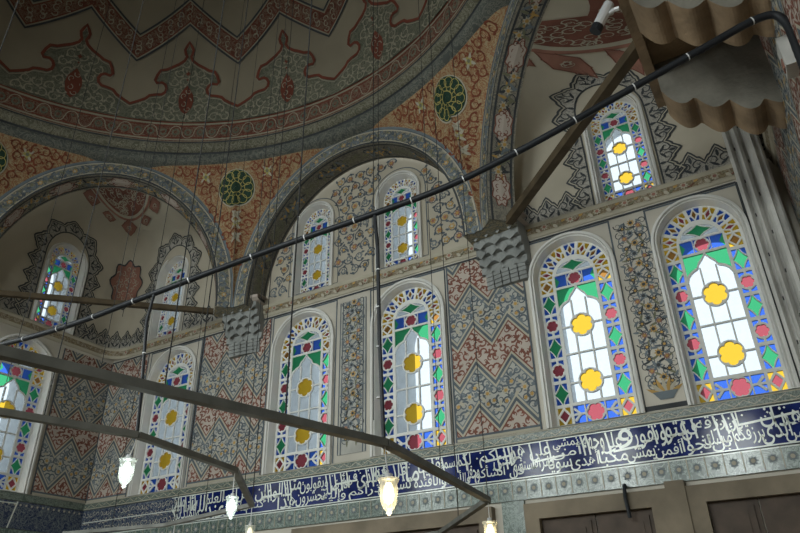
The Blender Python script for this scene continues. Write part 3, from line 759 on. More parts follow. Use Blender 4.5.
# ------------------------------------------------------------------ windows
def flower(x, y, r, n=6, d=.2, rot=0): return [(x+r*(1-d+d*abs(math.cos(n*a/2))**.6)*math.cos(a+rot), y+r*(1-d+d*abs(math.cos(n*a/2))**.6)*math.sin(a+rot)) for a in [2*PI*k/(n*8) for k in range(n*8)]]
def star(x, y, rx, ry, rot=0):
    L = []
    for k in range(4):
        for t in (0, .25, .5, .75):
            a0, a1 = PI/2*k, PI/2*(k+1); p0 = (math.cos(a0), math.sin(a0)); p1 = (math.cos(a1), math.sin(a1)); m_ = (.34*(p0[0]+p1[0]), .34*(p0[1]+p1[1]))
            L.append((x+rx*((1-t)**2*p0[0]+2*t*(1-t)*m_[0]+t*t*p1[0]), y+ry*((1-t)**2*p0[1]+2*t*(1-t)*m_[1]+t*t*p1[1])))
    return L
def disc(x, y, rx, ry=None, n=20): ry = ry or rx; return [(x+rx*math.cos(2*PI*k/n), y+ry*math.sin(2*PI*k/n)) for k in range(n)]
def rect(a, b, c, d): return [(a, c), (b, c), (b, d), (a, d)]
HW = 2.45
def window_design():
    sh = []; g = .020
    def add(p, c): sh.append((p, c))
    def cell(a, b, c, d, kind, cc, bc):
        mx, my = (a+b)/2, (c+d)/2; w, h = b-a, d-c
        for x0, x1 in ((a+g, mx-g*.7), (mx+g*.7, b-g)):
            for y0, y1 in ((c+g, my-g*.7), (my+g*.7, d-g)): add(rect(x0, x1, y0, y1), bc)
        r = min(w, h)/2
        if kind == 'f': add(disc(mx, my, r*.78+g), 'K'); add(flower(mx, my, r*.76), cc)
        elif kind == 's': add(star(mx, my, w/2*1.08, h/2*1.10), 'K'); add(star(mx, my, w/2*.90, h/2*.90), cc)
        else:
            add([(a+g*.5, my), (mx, c+g*.5), (b-g*.5, my), (mx, d-g*.5)], 'K'); q = .60
            add([(mx-w/2*q, my), (mx, my-h/2*q), (mx+w/2*q, my), (mx, my+h/2*q)], cc)
    for sx in (-1, 1):
        a, b = sorted((sx*.485, sx*.285))
        cell(a, b, .02, .265, 'd', 'rubyglass', 'amberglass'); y = .265
        for k in range(5): cell(a, b, y, y+.300, 's' if k % 2 == 0 else 'f', 'greenglass' if k % 2 == 0 else 'rubyglass', 'blueglass'); y += .300
        cell(a, b, y, 1.975, 'd', 'brownglass', 'amberglass')
    # bottom row
    for x0, x1 in ((-.27, -.13), (.13, .27)):
        add(rect(x0, x1, .035, .13), 'blueglass'); add(rect(x0, x1, .155, .25), 'blueglass')
    add(rect(-.115, .115, .035, .25), 'blueglass'); add(rect(-.3, .3, .132, .152), 'K')
    add(disc(0, .143, .118), 'K'); add(flower(0, .143, .105), 'rubyglass')
    for sx in (-1, 1): add([(sx*.27, .08), (sx*.20, .143), (sx*.27, .205), (sx*.25, .23), (sx*.165, .143), (sx*.25, .055)], 'K')
    # clear panes with ogee head and green corners
    add(rect(-.265, -.015, 1.46, 1.80), 'greenglass'); add(rect(.015, .265, 1.46, 1.80), 'greenglass')
    og = [(-.28, .275), (.28, .275), (.28, 1.50), (.25, 1.56), (.20, 1.60), (.13, 1.63), (.10, 1.69), (.05, 1.74), (0, 1.80), (-.05, 1.74), (-.10, 1.69), (-.13, 1.63), (-.20, 1.60), (-.25, 1.56), (-.28, 1.50)]
    add(og, 'K'); add([(x*.93, 0.29 if y < .4 else y-.022) for x, y in og], 'clearglass')
    for x in (-.095, .095): add(rect(x-.010, x+.010, .275, 1.62), 'K')
    for y in (.53, .90, 1.26): add(rect(-.28, .28, y-.010, y+.010), 'K')
    add(rect(-.28, .28, 1.44, 1.452), 'clearglass')
    for y in (.53, 1.26): add(disc(0, y, .156), 'K'); add(flower(0, y, .140, 6, .2, PI/6), 'amberglass')
    # ruby row
    add(rect(-.265, -.11, 1.83, 2.0), 'blueglass'); add(rect(.11, .265, 1.83, 2.0), 'blueglass'); add(rect(-.10, .10, 1.83, 2.0), 'blueglass')
    add([(-.265, 1.83), (-.21, 1.915), (-.265, 2.0)], 'greenglass'); add([(.265, 1.83), (.21, 1.915), (.265, 2.0)], 'greenglass')
    add(disc(0, 1.915, .098), 'K'); add(flower(0, 1.915, .085), 'rubyglass')
    # lunette
    lun = [(.235*math.cos(PI*k/16), 2.03+.155*math.sin(PI*k/16)) for k in range(17)]
    add(lun, 'clearglass'); add(star(0, 2.11, .19, .10), 'K'); add(star(0, 2.11, .165, .082), 'greenglass')
    # arch ring in polar cells
    def pol(r, a): return (r*math.cos(a)*.97, 1.965+r*math.sin(a)*.955)
    n = 7
    for k in range(n):
        a0, a1 = PI*k/n+.0, PI*(k+1)/n; am = (a0+a1)/2; r0, r1 = .285, .495; rm = (r0+r1)/2; ga = g/rm
        colr = 'amberglass' if k % 2 == 0 else 'blueglass'
        for s0, s1 in ((a0+ga, am-ga*.6), (am+ga*.6, a1-ga)):
            for q0, q1 in ((r0+g, rm-g*.6), (rm+g*.6, r1-g*.6)):
                add([pol(q0, s0), pol(q1, s0), pol(q1, (s0+s1)/2), pol(q1, s1), pol(q0, s1)], colr)
        add([pol(r0+.015, am), pol(rm, a0+.09), pol(r1-.012, am), pol(rm, a1-.09)], 'K')
        add([pol(r0+.042, am), pol(rm, a0+.15), pol(r1-.038, am), pol(rm, a1-.15)], 'brownglass' if k % 2 else 'rubyglass')
    return sh
SH = window_design()
OUT = arch_loop(0, 1.0, 0, HW, 24)
V, F = cdt([OUT]+[p for p, c in SH]); ce = V[F].mean(1); lab = np.zeros(len(F), int)-1
ok = inpoly(ce[:, 0], ce[:, 1], OUT); names = ['K', 'clearglass', 'blueglass', 'greenglass', 'amberglass', 'rubyglass', 'pinkglass', 'brownglass']; lab[:] = 0
for p, c in SH:
    lab[inpoly(ce[:, 0], ce[:, 1], p)] = names.index(c)
lab[~ok] = -1
GW = LOW[0]-.030
sc = GW*D
glm = MB(); trm = MB()
gv = [(x*sc, 0, y*sc) for x, y in V]
for k, nme in enumerate(names[1:], 1):
    fs = [tuple(t) for t in F[lab == k]]
    if fs: glm.add(gv, fs, nme)
fk = F[lab == 0]; dp = .016
trm.add([(x*sc, -dp, y*sc) for x, y in V], [tuple(t) for t in fk], 'tracery'); trm.add([(x*sc, dp, y*sc) for x, y in V], [tuple(t)[::-1] for t in fk], 'tracery')
ed = {}
for t in fk:
    for a, b in ((t[0], t[1]), (t[1], t[2]), (t[2], t[0])): ed[(a, b)] = ed.get((a, b), 0)+1
bed = [(a, b) for a, b in ed if (b, a) not in ed]
trm.add([(x*sc, -dp, y*sc) for x, y in V]+[(x*sc, dp, y*sc) for x, y in V], [(a, b, b+len(V), a+len(V)) for a, b in bed], 'tracery')
def frame_mesh(w, v0, v1, ins):
    """moulded plaster surround with its outer edge on the wall, front is -y"""
    mb = MB(); prof = [(0, 0), (0, -.045), (.25, -.055), (.42, -.055), (.50, -.02), (.62, -.02), (.68, -.045), (.80, -.045), (1, .05), (1, .14)]
    rows = []
    for f, d in prof:
        L = arch_loop(0, w*D, 0, (v1-v0)*D, 28, inset=ins*D*f); rows.append([(x, d, z) for x, z in L+L[:1]])
    mb.grid(rows, 'white'); return mb
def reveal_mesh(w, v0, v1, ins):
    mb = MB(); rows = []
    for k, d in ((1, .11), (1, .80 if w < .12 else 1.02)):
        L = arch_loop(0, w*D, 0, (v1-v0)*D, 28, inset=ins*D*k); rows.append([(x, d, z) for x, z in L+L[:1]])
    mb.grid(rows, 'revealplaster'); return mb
gme, tme = glm.mesh('panes'), trm.mesh('tracery')
FR = {}
for key, (w, a, b), ins in ((LOW, LOW, .0118), (LOB, LOB, .0108), (LOC, LOC, .0105), (UPP, UPP, .0100)):
    FR[key] = (frame_mesh(w, a, b, ins).mesh('frame'), reveal_mesh(w, a, b, ins).mesh('reveal'), w-2*ins, b-a-ins-ins*.1, ins)
for n, (wl_, c, spec, labl) in enumerate(WIN):
    w, a, b = spec; key = spec; fm, rm_, gw, gh, ins = FR[key]
    root = empty('window_%d' % (n+1), m_back(c, a) if wl_ == 'B' else m_left(c, a)); setp(root, labl, kind='structure')
    if wl_ == 'L': root.rotation_euler = (0, 0, PI/2)
    link('frame', fm, root); link('reveal', rm_, root)
    t = link('tracery', tme, root); g = link('panes', gme, root)
    for o in (t, g):
        o.location = (0, .10, ins*.1*D); o.scale = (gw/GW*1.004, 1, gh*D/(HW*sc)*1.004)
    # daylight portal in the outer opening
    loc = Vector(root.location); out = Vector((0, 1, 0)) if wl_ == 'B' else Vector((-1, 0, 0))
    p = loc+out*(.81 if spec is UPP else 1.03)+Vector((0, 0, (b-a)*D/2)); area('sky_portal', p, p-out, w*D, (b-a)*D, 1, portal=True)

# ------------------------------------------------------------------ tile inscription frieze and border tiles
pf = MB()
def frieze(mb, mp, u0, u1, v0, v1, o, mat):
    mb.add([mp(u0, v0, o), mp(u1, v0, o), mp(u1, v1, o), mp(u0, v1, o)], [(0, 1, 2, 3)], mat)
    mb.add([mp(u0, v0, 0), mp(u1, v0, 0), mp(u1, v0, o), mp(u0, v0, o)], [(0, 1, 2, 3)], mat)
    mb.add([mp(u0, v1, 0), mp(u1, v1, 0), mp(u1, v1, o), mp(u0, v1, o)], [(0, 1, 2, 3)], mat)
b0, b1 = .206, .258
for mp, u0, u1 in ((m_back, WL, WR), (m_left, WF, WB), (m_right, WF, WB)):
    frieze(pf, mp, u0, u1, .176, b0-.001, .030, 'greentileb'); frieze(pf, mp, u0, u1, b1+.001, .2735, .040, 'greentile')
frieze(pf, m_back, -1.095, WR, b0, b1, .032, 'tileblue'); frieze(pf, m_back, WL, -1.095, b0, b1, .032, 'smalltile')
frieze(pf, m_left, WF, WB, b0, b1, .032, 'smalltile'); frieze(pf, m_right, WF, WB, b0, b1, .032, 'tileblue')
tilef = setp(pf.build('trim_2'), 'band of dark blue calligraphy tiles with green border tiles', kind='structure')
# arabic calligraphy: presentation forms, right to left, in two tiers
FORMS = {'ا': 'ﺍﺎ', 'أ': 'ﺃﺄ', 'إ': 'ﺇﺈ', 'د': 'ﺩﺪ', 'ذ': 'ﺫﺬ', 'ر': 'ﺭﺮ', 'ز': 'ﺯﺰ', 'و': 'ﻭﻮ', 'ة': 'ﺓﺔ', 'ى': 'ﻯﻰ',
 'ب': 'ﺏﺐﺑﺒ', 'ت': 'ﺕﺖﺗﺘ', 'ج': 'ﺝﺞﺟﺠ', 'ح': 'ﺡﺢﺣﺤ', 'س': 'ﺱﺲﺳﺴ', 'ش': 'ﺵﺶﺷﺸ', 'ص': 'ﺹﺺﺻﺼ', 'ض': 'ﺽﺾﺿﻀ', 'ط': 'ﻁﻂﻃﻄ', 'ع': 'ﻉﻊﻋﻌ', 'غ': 'ﻍﻎﻏﻐ',
 'ف': 'ﻑﻒﻓﻔ', 'ق': 'ﻕﻖﻗﻘ', 'ك': 'ﻙﻚﻛﻜ', 'ل': 'ﻝﻞﻟﻠ', 'م': 'ﻡﻢﻣﻤ', 'ن': 'ﻥﻦﻧﻨ', 'ه': 'ﻩﻪﻫﻬ', 'ي': 'ﻱﻲﻳﻴ', 'ئ': 'ﺉﺊﺋﺌ', 'ء': 'ﺀﺀ'}
def shape_ar(wd):
    out = []
    for i, c in enumerate(wd):
        f = FORMS[c]; prev = i > 0 and len(FORMS[wd[i-1]]) == 4; nxt = i < len(wd)-1 and len(f) == 4 and wd[i+1] != 'ء'
        out.append(f[3] if prev and nxt else f[1] if prev else f[2] if nxt else f[0])
    return ''.join(out[::-1])
WORDC = {}
def word_mesh(wd):
    if wd in WORDC: return WORDC[wd]
    c = bpy.data.curves.new('t', 'FONT'); c.body = shape_ar(wd); c.resolution_u = 2; c.offset = .006
    o = bpy.data.objects.new('t', c); me = o.to_mesh()
    v = np.array([tuple(q.co)[:2] for q in me.vertices]); f = [tuple(p.vertices) for p in me.polygons]
    o.to_mesh_clear(); bpy.data.objects.remove(o); bpy.data.curves.remove(c)
    v = (v-v.min(0))/(v.max(0)-v.min(0)); WORDC[wd] = (v, f); return WORDC[wd]
pi = Paint(lambda u, v, o=0: m_back(u, v, o+.033), .0015)
HB = b1-b0
def word(wd, ua, ub, f0, f1, layer=2):
    v, f = word_mesh(wd); pi.add([pi.mp(ua+(ub-ua)*x, b0+HB*(f0+(f1-f0)*y), pi.coat*layer) for x, y in v], f, 'letter')
#PXU: columns of the photographed frieze -> wall coordinate
PX = [(0, -1.94), (163, -1.12), (200, -1.041), (265, -.874), (300, -.80), (400, -.587), (444, -.50), (535, -.348), (590, -.262), (645, -.178), (700, -.105), (750, -.038), (800, .019)]
def pu(x):
    for (a, ua), (b, ub) in zip(PX, PX[1:]):
        if x <= b: return ua+(ub-ua)*(x-a)/(b-a)
    return PX[-1][1]
TXT = [('هذا', 768, 797, .50, .97), ('أمن', 776, 799, .06, .46), ('الذى', 752, 782, .04, .60), ('ن', 755, 768, .52, .92), ('يرزقكم', 727, 754, .05, .52), ('إن', 722, 735, .50, .95),
 ('أمسك', 700, 727, .28, .62), ('رزقه', 695, 721, .62, .96), ('بل', 706, 722, .04, .34), ('لجوا', 678, 704, .04, .42), ('فى', 680, 694, .48, .92), ('عتو', 664, 686, .44, .92), ('ونفور', 632, 663, .42, .92), ('و', 618, 631, .50, .95),
 ('أفمن', 650, 676, .05, .40), ('يمشى', 624, 649, .04, .38), ('مكبا', 598, 624, .03, .42), ('على', 603, 620, .42, .86), ('وجهه', 585, 604, .42, .95), ('أهدى', 571, 597, .04, .46), ('أمن', 554, 582, .44, .72), ('يمشى', 556, 580, .72, .97),
 ('سويا', 549, 571, .04, .46), ('على', 532, 551, .50, .97), ('صراط', 532, 554, .18, .55), ('مستقيم', 515, 536, .05, .46), ('قل', 511, 524, .03, .34), ('هو', 513, 527, .46, .94), ('الذى', 496, 515, .30, .95), ('أنشأكم', 476, 506, .04, .44),
 ('كم', 482, 498, .52, .96), ('وجعل', 466, 480, .05, .62), ('لكم', 458, 472, .48, .96), ('السمع', 440, 460, .46, .90), ('والأبصار', 443, 470, .04, .40), ('والأفئدة', 416, 444, .05, .50), ('قليلا', 420, 440, .52, .95),
 ('ما', 408, 420, .40, .90), ('تشكرون', 382, 412, .05, .46), ('قل', 394, 408, .52, .94), ('هو', 378, 392, .55, .92), ('الذى', 362, 380, .40, .96), ('ذرأكم', 354, 384, .05, .42), ('فى', 350, 361, .55, .92), ('الأرض', 332, 354, .30, .95), ('وإليه', 328, 350, .04, .36),
 ('تحشرون', 300, 330, .04, .44), ('ويقولون', 304, 332, .50, .95), ('متى', 288, 304, .50, .92), ('هذا', 280, 300, .05, .48), ('الوعد', 262, 284, .30, .94), ('إن', 256, 266, .40, .94), ('كنتم', 248, 264, .06, .40), ('صادقين', 226, 250, .06, .46), ('قل', 238, 248, .52, .92),
 ('إنما', 224, 238, .50, .95), ('العلم', 206, 224, .40, .94), ('عند', 208, 226, .05, .40), ('الله', 192, 208, .30, .92), ('وإنما', 186, 200, .05, .44), ('أنا', 180, 192, .45, .94), ('نذير', 170, 186, .06, .46), ('مبين', 165, 180, .48, .90)]
for wd, xa, xb, f0, f1 in TXT:
    g = .06 if f1-f0 < .6 else 0; word(wd, pu(xa)-.001, pu(xb)+.001, max(.03, f0-g), min(.97, f1+g*1.4))
def bst(x0, f0, x1, f1, w=.0026): pi.stroke([(pu(x0), b0+HB*f0), (pu((x0+x1)/2)+.0006, b0+HB*(f0+f1)/2), (pu(x1), b0+HB*f1)], w, 'letter', 3)
for x in (792, 783, 777, 731, 726, 722, 713, 692, 683, 663, 662, 652, 594, 589, 584, 608, 551, 537, 533, 528, 512, 508, 504, 500, 474, 477, 467, 462, 447, 443, 434, 424, 414, 404, 397, 388, 376, 371, 366, 352, 346, 340, 335, 331, 300, 293, 290, 287, 276, 271, 268, 258, 246, 234, 228, 222, 216, 210, 204, 198, 194, 188, 182, 176, 172):
    if x % 3 == 0: continue
    f = .28+.2*((x*7) % 5)/5; bst(x+1.5, f, x-1, .95)
bst(733, .62, 795, .74, .003); bst(487, .62, 512, .70, .003); bst(536, .42, 566, .50, .003); bst(612, .40, 640, .46, .003); bst(340, .60, 362, .64, .003); bst(262, .52, 284, .56, .003)
for q in range(150):          # points and small marks
    x = rng.uniform(168, 798); u = pu(x); v = b0+HB*rng.uniform(.12, .95); r = .0016
    if q % 2: pi.poly([(u-r, v), (u, v-r), (u+r, v), (u, v+r)], 'letter', 3)
for vv in (b0+.0012, b1-.0012): pi.stroke([(pu(163), vv), (WR-.005, vv)], .0018, 'letter', 2)
pi.build('calligraphy', tilef)
# small dense inscription and scroll tiles left of the cartouche
p2 = Paint(lambda u, v, o=0: m_back(u, v, o+.033), .0015)
for r_ in range(3):
    for k in range(26):
        u = -1.39+k*.0112; p2.spiral(u, b0+HB*(.2+.3*r_), .0055, k*1.9+r_, 1 if k % 2 else -1, .0015, 'linec', 2, .9)
p2.stroke([(-1.39, b0+HB*.5), (-1.10, b0+HB*.5)], .0015, 'letter', 3)
p2.stroke([(-1.100, b0+HB*.95), (-1.104, b0+HB*.75), (-1.112, b0+HB*.5), (-1.104, b0+HB*.25), (-1.100, b0+HB*.05)], .0028, 'letter', 3)
p2.build('small_inscription', tilef)
p3 = Paint(lambda u, v, o=0: m_left(u, v, o+.033), .0015)
for k in range(26):
    u = .985-k*.0125; p3.spiral(u, b0+HB*(.35+.3*(k % 2)), .008, k*1.9, 1 if k % 2 else -1, .002, 'greyblue', 2, 1); p3.rosette(u, b1-HB*.12, .003, 5, 'linec', None, 3)
p3.stroke([(.83, b0), (.84, b1)], .003, 'letter', 3); p3.stroke([(.80, b1-HB*.1), (.84, b1-HB*.08)], .002, 'letter', 3)
p3.build('small_inscription', tilef)
# border tile ornaments
p4 = Paint(lambda u, v, o=0: m_back(u, v, o+.042), .0015)
u = WL+.01; k = 0
while u < WR-.005:
    p4.rosette(u, .266, .0035, 6, 'greentileb', 'linec', 2); p4.stroke([(u, .266), (u+.006, .2625+.007*(k % 2)), (u+.012, .266)], .0011, 'linec', 2); u += .0125; k += 1
p4.stroke([(WL, .2605), (WR, .2605)], .0014, 'linec', 2); p4.stroke([(WL, .2722), (WR, .2722)], .0014, 'linec', 2)
p4.build('border_ornament', tilef)
p5 = Paint(lambda u, v, o=0: m_back(u, v, o+.032), .0015)
u = WL+.012
while u < WR-.008:
    p5.rosette(u, .191, .0070, 8, 'greyblue', 'linec', 2); p5.stroke([(u+.0115, .178), (u+.0115, .204)], .0012, 'linec', 2); u += .023
p5.stroke([(WL, .2035), (WR, .2035)], .0016, 'letter', 2)
p5.build('lower_border_ornament', tilef)

# ------------------------------------------------------------------ lower wall: stone surrounds with shuttered cupboards
def surround(name, label, u0, u1, vt, leafs):
    root = empty(name, m_back((u0+u1)/2, ZF)); setp(root, label, 'shutter')
    lx, ly, lz = root.location
    fr = MB(); w = .022
    for a, b, c, d in ((u0, u0+w, ZF, vt), (u1-w, u1, ZF, vt), (u0+w, u1-w, vt-w, vt)):
        p, q = m_back(a, c, .0), m_back(b, d, .10); fr.box(p, q, 'stone')
    o = fr.build('stone_frame', root); o.location = (-lx, -ly, -lz)
    n = leafs; ww = (u1-u0-2*w)/n
    for k in range(n):
        lf = MB(); a, b = u0+w+ww*k+.0008, u0+w+ww*(k+1)-.0008; lf.box(m_back(a, ZF, 0), m_back(b, vt-w, .03), 'wood')
        z = vt-w-.008
        while z > ZF+.04:
            lf.box(m_back(a+.006, z-.05, .03), m_back(b-.006, z, .05), 'wood'); lf.box(m_back(a+.014, z-.042, .05), m_back(b-.014, z-.008, .06), 'wood'); z -= .062
        o = lf.build('shutter_leaf', root); o.location = (-lx, -ly, -lz)
    return root
surround('shuttered_niche', 'brown stone frame with dark wooden shutters under the tile band, bottom centre right', -.369, -.167, .168, 2)
surround('wooden_shutter', 'dark panelled wooden shutters in stone frame at bottom right corner', -.142, .022, .168, 2)
surround('wall_cupboard', 'pale brown stone frame below the tile band, left of the green tile strip', -.80, -.42, .170, 2)
mb = MB(); mb.box(m_back(-.407, ZF, 0), m_back(-.371, .175, .03), 'greentileb'); t = setp(mb.build('trim_3'), 'green tile strip running down between the stone frames', kind='structure')
mb = MB(); mb.box(m_back(-.167, ZF, 0), m_back(-.142, .176, .12), 'stone'); setp(mb.build('trim_4'), 'stone pilaster between the shuttered niches', kind='structure')
mb = MB(); x, y, z = m_back(-.222, .18, .02)
mb.tube([(x, y, z), (x+.02, y-.10, z-.02), (x+.02, y-.14, z-.14), (x+.03, y-.13, z-.32)], .018, 'black', 8); setp(mb.build('iron_bracket'), 'small dark iron bracket hanging over the stone frame below the blue tiles', 'bracket')
cm = MB(); x0, x1 = -.80, -.42

# ------------------------------------------------------------------ marble moulding in the right corner
mm = MB()
xs = [(.026, 1.0), (.026, .972), (.030, .966), (.033, .972), (.034, .980), (.038, .980), (.039, .966), (.042, .960), (.046, .966), (.047, .976), (.051, .976), (.052, .966), (.055, .958), (.060, .956), (.062, .966), (.066, .966), (.068, .958), (.071, .962), (.072, 1.0)]
mm.grid([[PT(x, y, ZF) for x, y in xs], [PT(x, y, .86) for x, y in xs]], 'marble')
mo = setp(mm.build('trim_5'), 'grey marble moulding standing in the right corner beside the brightest window', kind='structure')
hd = Paint(lambda u, v, o=0: (u*D, (.976 if u > .045 else .980)*D-o, v*D+EYE), .002)
for k in range(17):
    a = (.036, .049)[k % 2]; v = .27+k*.032+rng.uniform(-.004, .004); hd.poly([(a-.0008, v-.003), (a+.0008, v-.003), (a+.0008, v+.003), (a-.0008, v+.003)], 'dark', 1)
hd.build('drilled_holes', mo)

# ------------------------------------------------------------------ corbels of stacked niches
def corbel(vi, label):
    vx, vy = OCT[vi]; a = -PI/2-(.12 if vi == 2 else -.12); vx += .012 if vi == 2 else -.002; vy += .020; cx, cy = vx*D, vy*D
    root = empty('muqarnas_corbel', (cx, cy, .555*D+EYE)); setp(root, label, 'corbel', None)
    mb = MB(); rows = []
    e = (math.cos(a), math.sin(a)); t = (-e[1], e[0])
    for k in range(5):           # tiers step forward towards the top
        z0, z1 = .560+.015*k, .560+.015*(k+1); w = .045; d = -.026+.0075*k
        n = 3 if k % 2 else 4
        for j in range(n):       # each tier is a row of small pointed niches
            x0, x1 = -w+2*w*j/n, -w+2*w*(j+1)/n; xm = (x0+x1)/2
            def P(x, dd, z):
                # wrap the front around the corner
                f = -.06*abs(x)
                return ((e[0]*(dd+f)+t[0]*x)*D, (e[1]*(dd+f)+t[1]*x)*D, (z-.555)*D)
            bk = -.05
            fr = [(x0, d, z1), (x1, d, z1), (x1, d, z0+.004), (xm, d-.004, z0), (x0, d, z0+.004)]
            mb.add([P(*p) for p in fr], [(0, 1, 2, 3, 4)], 'corbelplaster')
            nd = d-.010      # niche hollow
            mb.add([P(x0, d, z0+.004), P(xm, d-.004, z0), P(x1, d, z0+.004), P(x1, nd-.006, z0), P(x0, nd-.006, z0)], [(0, 1, 2, 3, 4)], 'corbelplaster')
            if 0 < k:
                zz_ = z0+.015; mb.add([P(x0+.003, d+.0005, z0+.004), P(xm, d+.004, z0-.008), P(x1-.003, d+.0005, z0+.004), P(xm, d+.001, zz_)], [(0, 1, 3), (1, 2, 3), (0, 3, 2, 1)], 'corbelplaster')
        for s in (-1, 1):
            mb.add([P(s*w, d, z0), P(s*w, d, z1), P(s*w, bk, z1), P(s*w, bk, z0)], [(0, 1, 2, 3)], 'corbelplaster')
        mb.add([P(-w, d, z1), P(w, d, z1), P(w, bk, z1), P(-w, bk, z1)], [(0, 1, 2, 3)], 'corbelplaster')
        mb.add([P(-w, d, z0+.001), P(w, d, z0+.001), P(w, bk, z0+.001), P(-w, bk, z0+.001)], [(0, 1, 2, 3)], 'corbelplaster')
    o = mb.build('niche_tiers', root)
    lo = MB()             # flat scaled blocks under the tiers and a painted cap
    for r_ in range(4):
        for j in range(5):
            w = .040; x0, x1 = -w+2*w*j/5+.001, -w+2*w*(j+1)/5-.001; z1 = .562-.0075*r_; z0 = z1-.0068; d = -.028-.001*r_
            q = [((e[0]*(dd-.06*abs(x))+t[0]*x)*D, (e[1]*(dd-.06*abs(x))+t[1]*x)*D, (z-.555)*D) for x, dd, z in ((x0, d, z0), (x1, d, z0), (x1, d, z1), (x0, d, z1), (x0, -.045, z0), (x1, -.045, z0), (x1, -.045, z1), (x0, -.045, z1))]
            lo.add(q, [(0, 1, 2, 3), (4, 5, 1, 0), (3, 2, 6, 7), (0, 3, 7, 4), (1, 5, 6, 2)], 'corbelplaster')
    lo.build('carved_blocks', root)
    cp = MB()
    q = [[((e[0]*(dd-.06*abs(x))+t[0]*x)*D, (e[1]*(dd-.06*abs(x))+t[1]*x)*D, (z-.555)*D) for x in (-.054, -.03, 0, .03, .054)] for dd, z in ((-.04, .634), (.006, .6345), (.014, .639), (.014, .645), (.004, .650), (-.03, .650))]
    cp.grid(q, 'rose'); cp.build('cap_moulding', root)
    return root
corbel(2, 'grey muqarnas corbel right of the central arch, holding the long slanting timber beam')
corbel(3, 'grey muqarnas corbel left of the central arch where the left timber beam ends')

# ------------------------------------------------------------------ timber tie beams
def tie(name, a, b, w, label):
    mb = MB(); mb.beam(a, b, w, w, 'beamwood'); setp(mb.build(name), label, 'beam')
tie('timber_beam', (-2.28, 6.60, 5.96), (.02, 4.32, 5.96), .095, 'brown timber tie beam slanting up from the right corbel behind the stone console')
tie('timber_beam', (-7.05, 6.56, 5.96), (-9.36, 4.25, 5.96), .075, 'brown timber tie beam crossing the corner bay at left below the small windows')

# ------------------------------------------------------------------ stone console on the right wall
def console():
    zt = .613; root = empty('stone_console', (WR*D, .66*D, zt*D+EYE)); setp(root, 'carved stone console with scalloped brackets projecting at top right', 'console')
    rx, ry, rz = root.location; lip = -.030
    def wavy(n=40):       # underside of a bracket from lip to wall
        L = []
        for k in range(n+1):
            t = k/n; x = lip+(WR-lip)*t; drop = .042+.060*min(1, t*1.25)**.8
            L.append((x, zt-drop-.013*abs(math.sin(PI*t*3.5))))
        return L
    def bracket(y0, y1):
        mb = MB(); L = wavy(); top = [(x, zt) for x, z in L]
        rows = []
        for yy in (y0, y1):
            rows.append([(x*D-rx, yy*D-ry, z*D+EYE-rz) for x, z in L])
        T = [[(x*D-rx, yy*D-ry, z*D+EYE-rz) for x, z in top] for yy in (y0, y1)]
        mb.grid([T[0], rows[0]], 'consolestone'); mb.grid([rows[0], rows[1]], 'tanstone'); mb.grid([rows[1], T[1]], 'consolestone')
        mb.add([rows[0][0], rows[1][0], T[1][0], T[0][0]], [(0, 1, 2, 3)], 'consolestone'); return mb.build('scalloped_bracket', root)
    bracket(.69, .742); bracket(.53, .585)
    sl = MB(); sl.box((-rx+(lip)*D, .20*D-ry, 0), (-.002, .742*D-ry, .25), 'tanstone'); sl.build('slab', root)
    lp = MB(); lp.box((-rx+(lip-.011)*D, .20*D-ry, -.16), (-rx+lip*D, .745*D-ry, .26), 'tanstone'); lp.build('fascia', root)
console()

# ------------------------------------------------------------------ hanging iron bars with lamps, cable, wires, spotlight
def at(q): return Vector((q[0], q[1], q[2]+EYE))
def polyframe(label, pts, z, w, nm='iron_lamp_frame'):
    root = empty(nm, (pts[0][0], pts[0][1], z+EYE)); setp(root, label, 'lamp frame', None)
    for a, b in zip(pts, pts[1:]):
        mb = MB(); A = Vector((a[0]-pts[0][0], a[1]-pts[0][1], 0)); B = Vector((b[0]-pts[0][0], b[1]-pts[0][1], 0)); mb.beam(A, B, w, w*.8, 'iron'); mb.build('bar', root)
    return root
z1 = .90; R1 = [(-2.53, -.34), (-2.309, 1.196), (-1.868, 3.037), (-2.126, 4.940), (-3.276, 6.354), (-4.7, 6.75)]
polyframe('long angular iron bar crossing the picture in front, carrying the brightest warm lamp', R1, z1, .048)
z2 = 1.0; R2 = [(-3.62, .6), (-3.298, 1.788), (-3.098, 2.445), (-3.269, 3.404), (-4.075, 4.484), (-5.476, 4.821), (-6.7, 4.6)]
polyframe('lower left angular iron bar carrying the two white lamps', R2, z2, .042)
def lamp(loc, cord, label, bulb, power, s=1.0, lean=(0, 0), col=(1, .8, .5)):
    root = empty('pendant_lamp', loc); setp(root, label, 'lamp', 'pendant lamps on the iron bars')
    mb = MB(); mb.tube([(0, 0, 0), (lean[0]*.3, lean[1]*.3, -cord*.5), (lean[0], lean[1], -cord)], .0035, 'tie', 6); mb.build('cord', root)
    z = -cord; x, y = lean
    def L(prof, mat, nm, par=root):
        m_ = MB(); m_.lathe([(r*s, z+h*s) for r, h in prof], (x, y, 0), mat, 16); return m_.build(nm, par, smooth=True)
    L([(.0, .012), (.014, .01), (.018, -.01), (.03, -.018)], 'chrome', 'cap')
    sh_ = L([(.03, -.018), (.052, -.014), (.050, -.024), (.042, -.04), (.043, -.08), (.038, -.12), (.026, -.148), (.012, -.160), (.014, -.170), (0, -.178)], 'lampglass', 'glass_shade')
    L([(.0, -.03), (.012, -.034), (.022, -.06), (.026, -.09), (.018, -.118), (0, -.13)], bulb, 'bulb', sh_)
    if power:
        l = bpy.data.lights.new('lamp_light', 'POINT'); l.energy = power; l.color = col; l.shadow_soft_size = .03
        o = bpy.data.objects.new('lamp_light', l); COL.objects.link(o); o.parent = root; o.location = (x, y, z-.19*s)
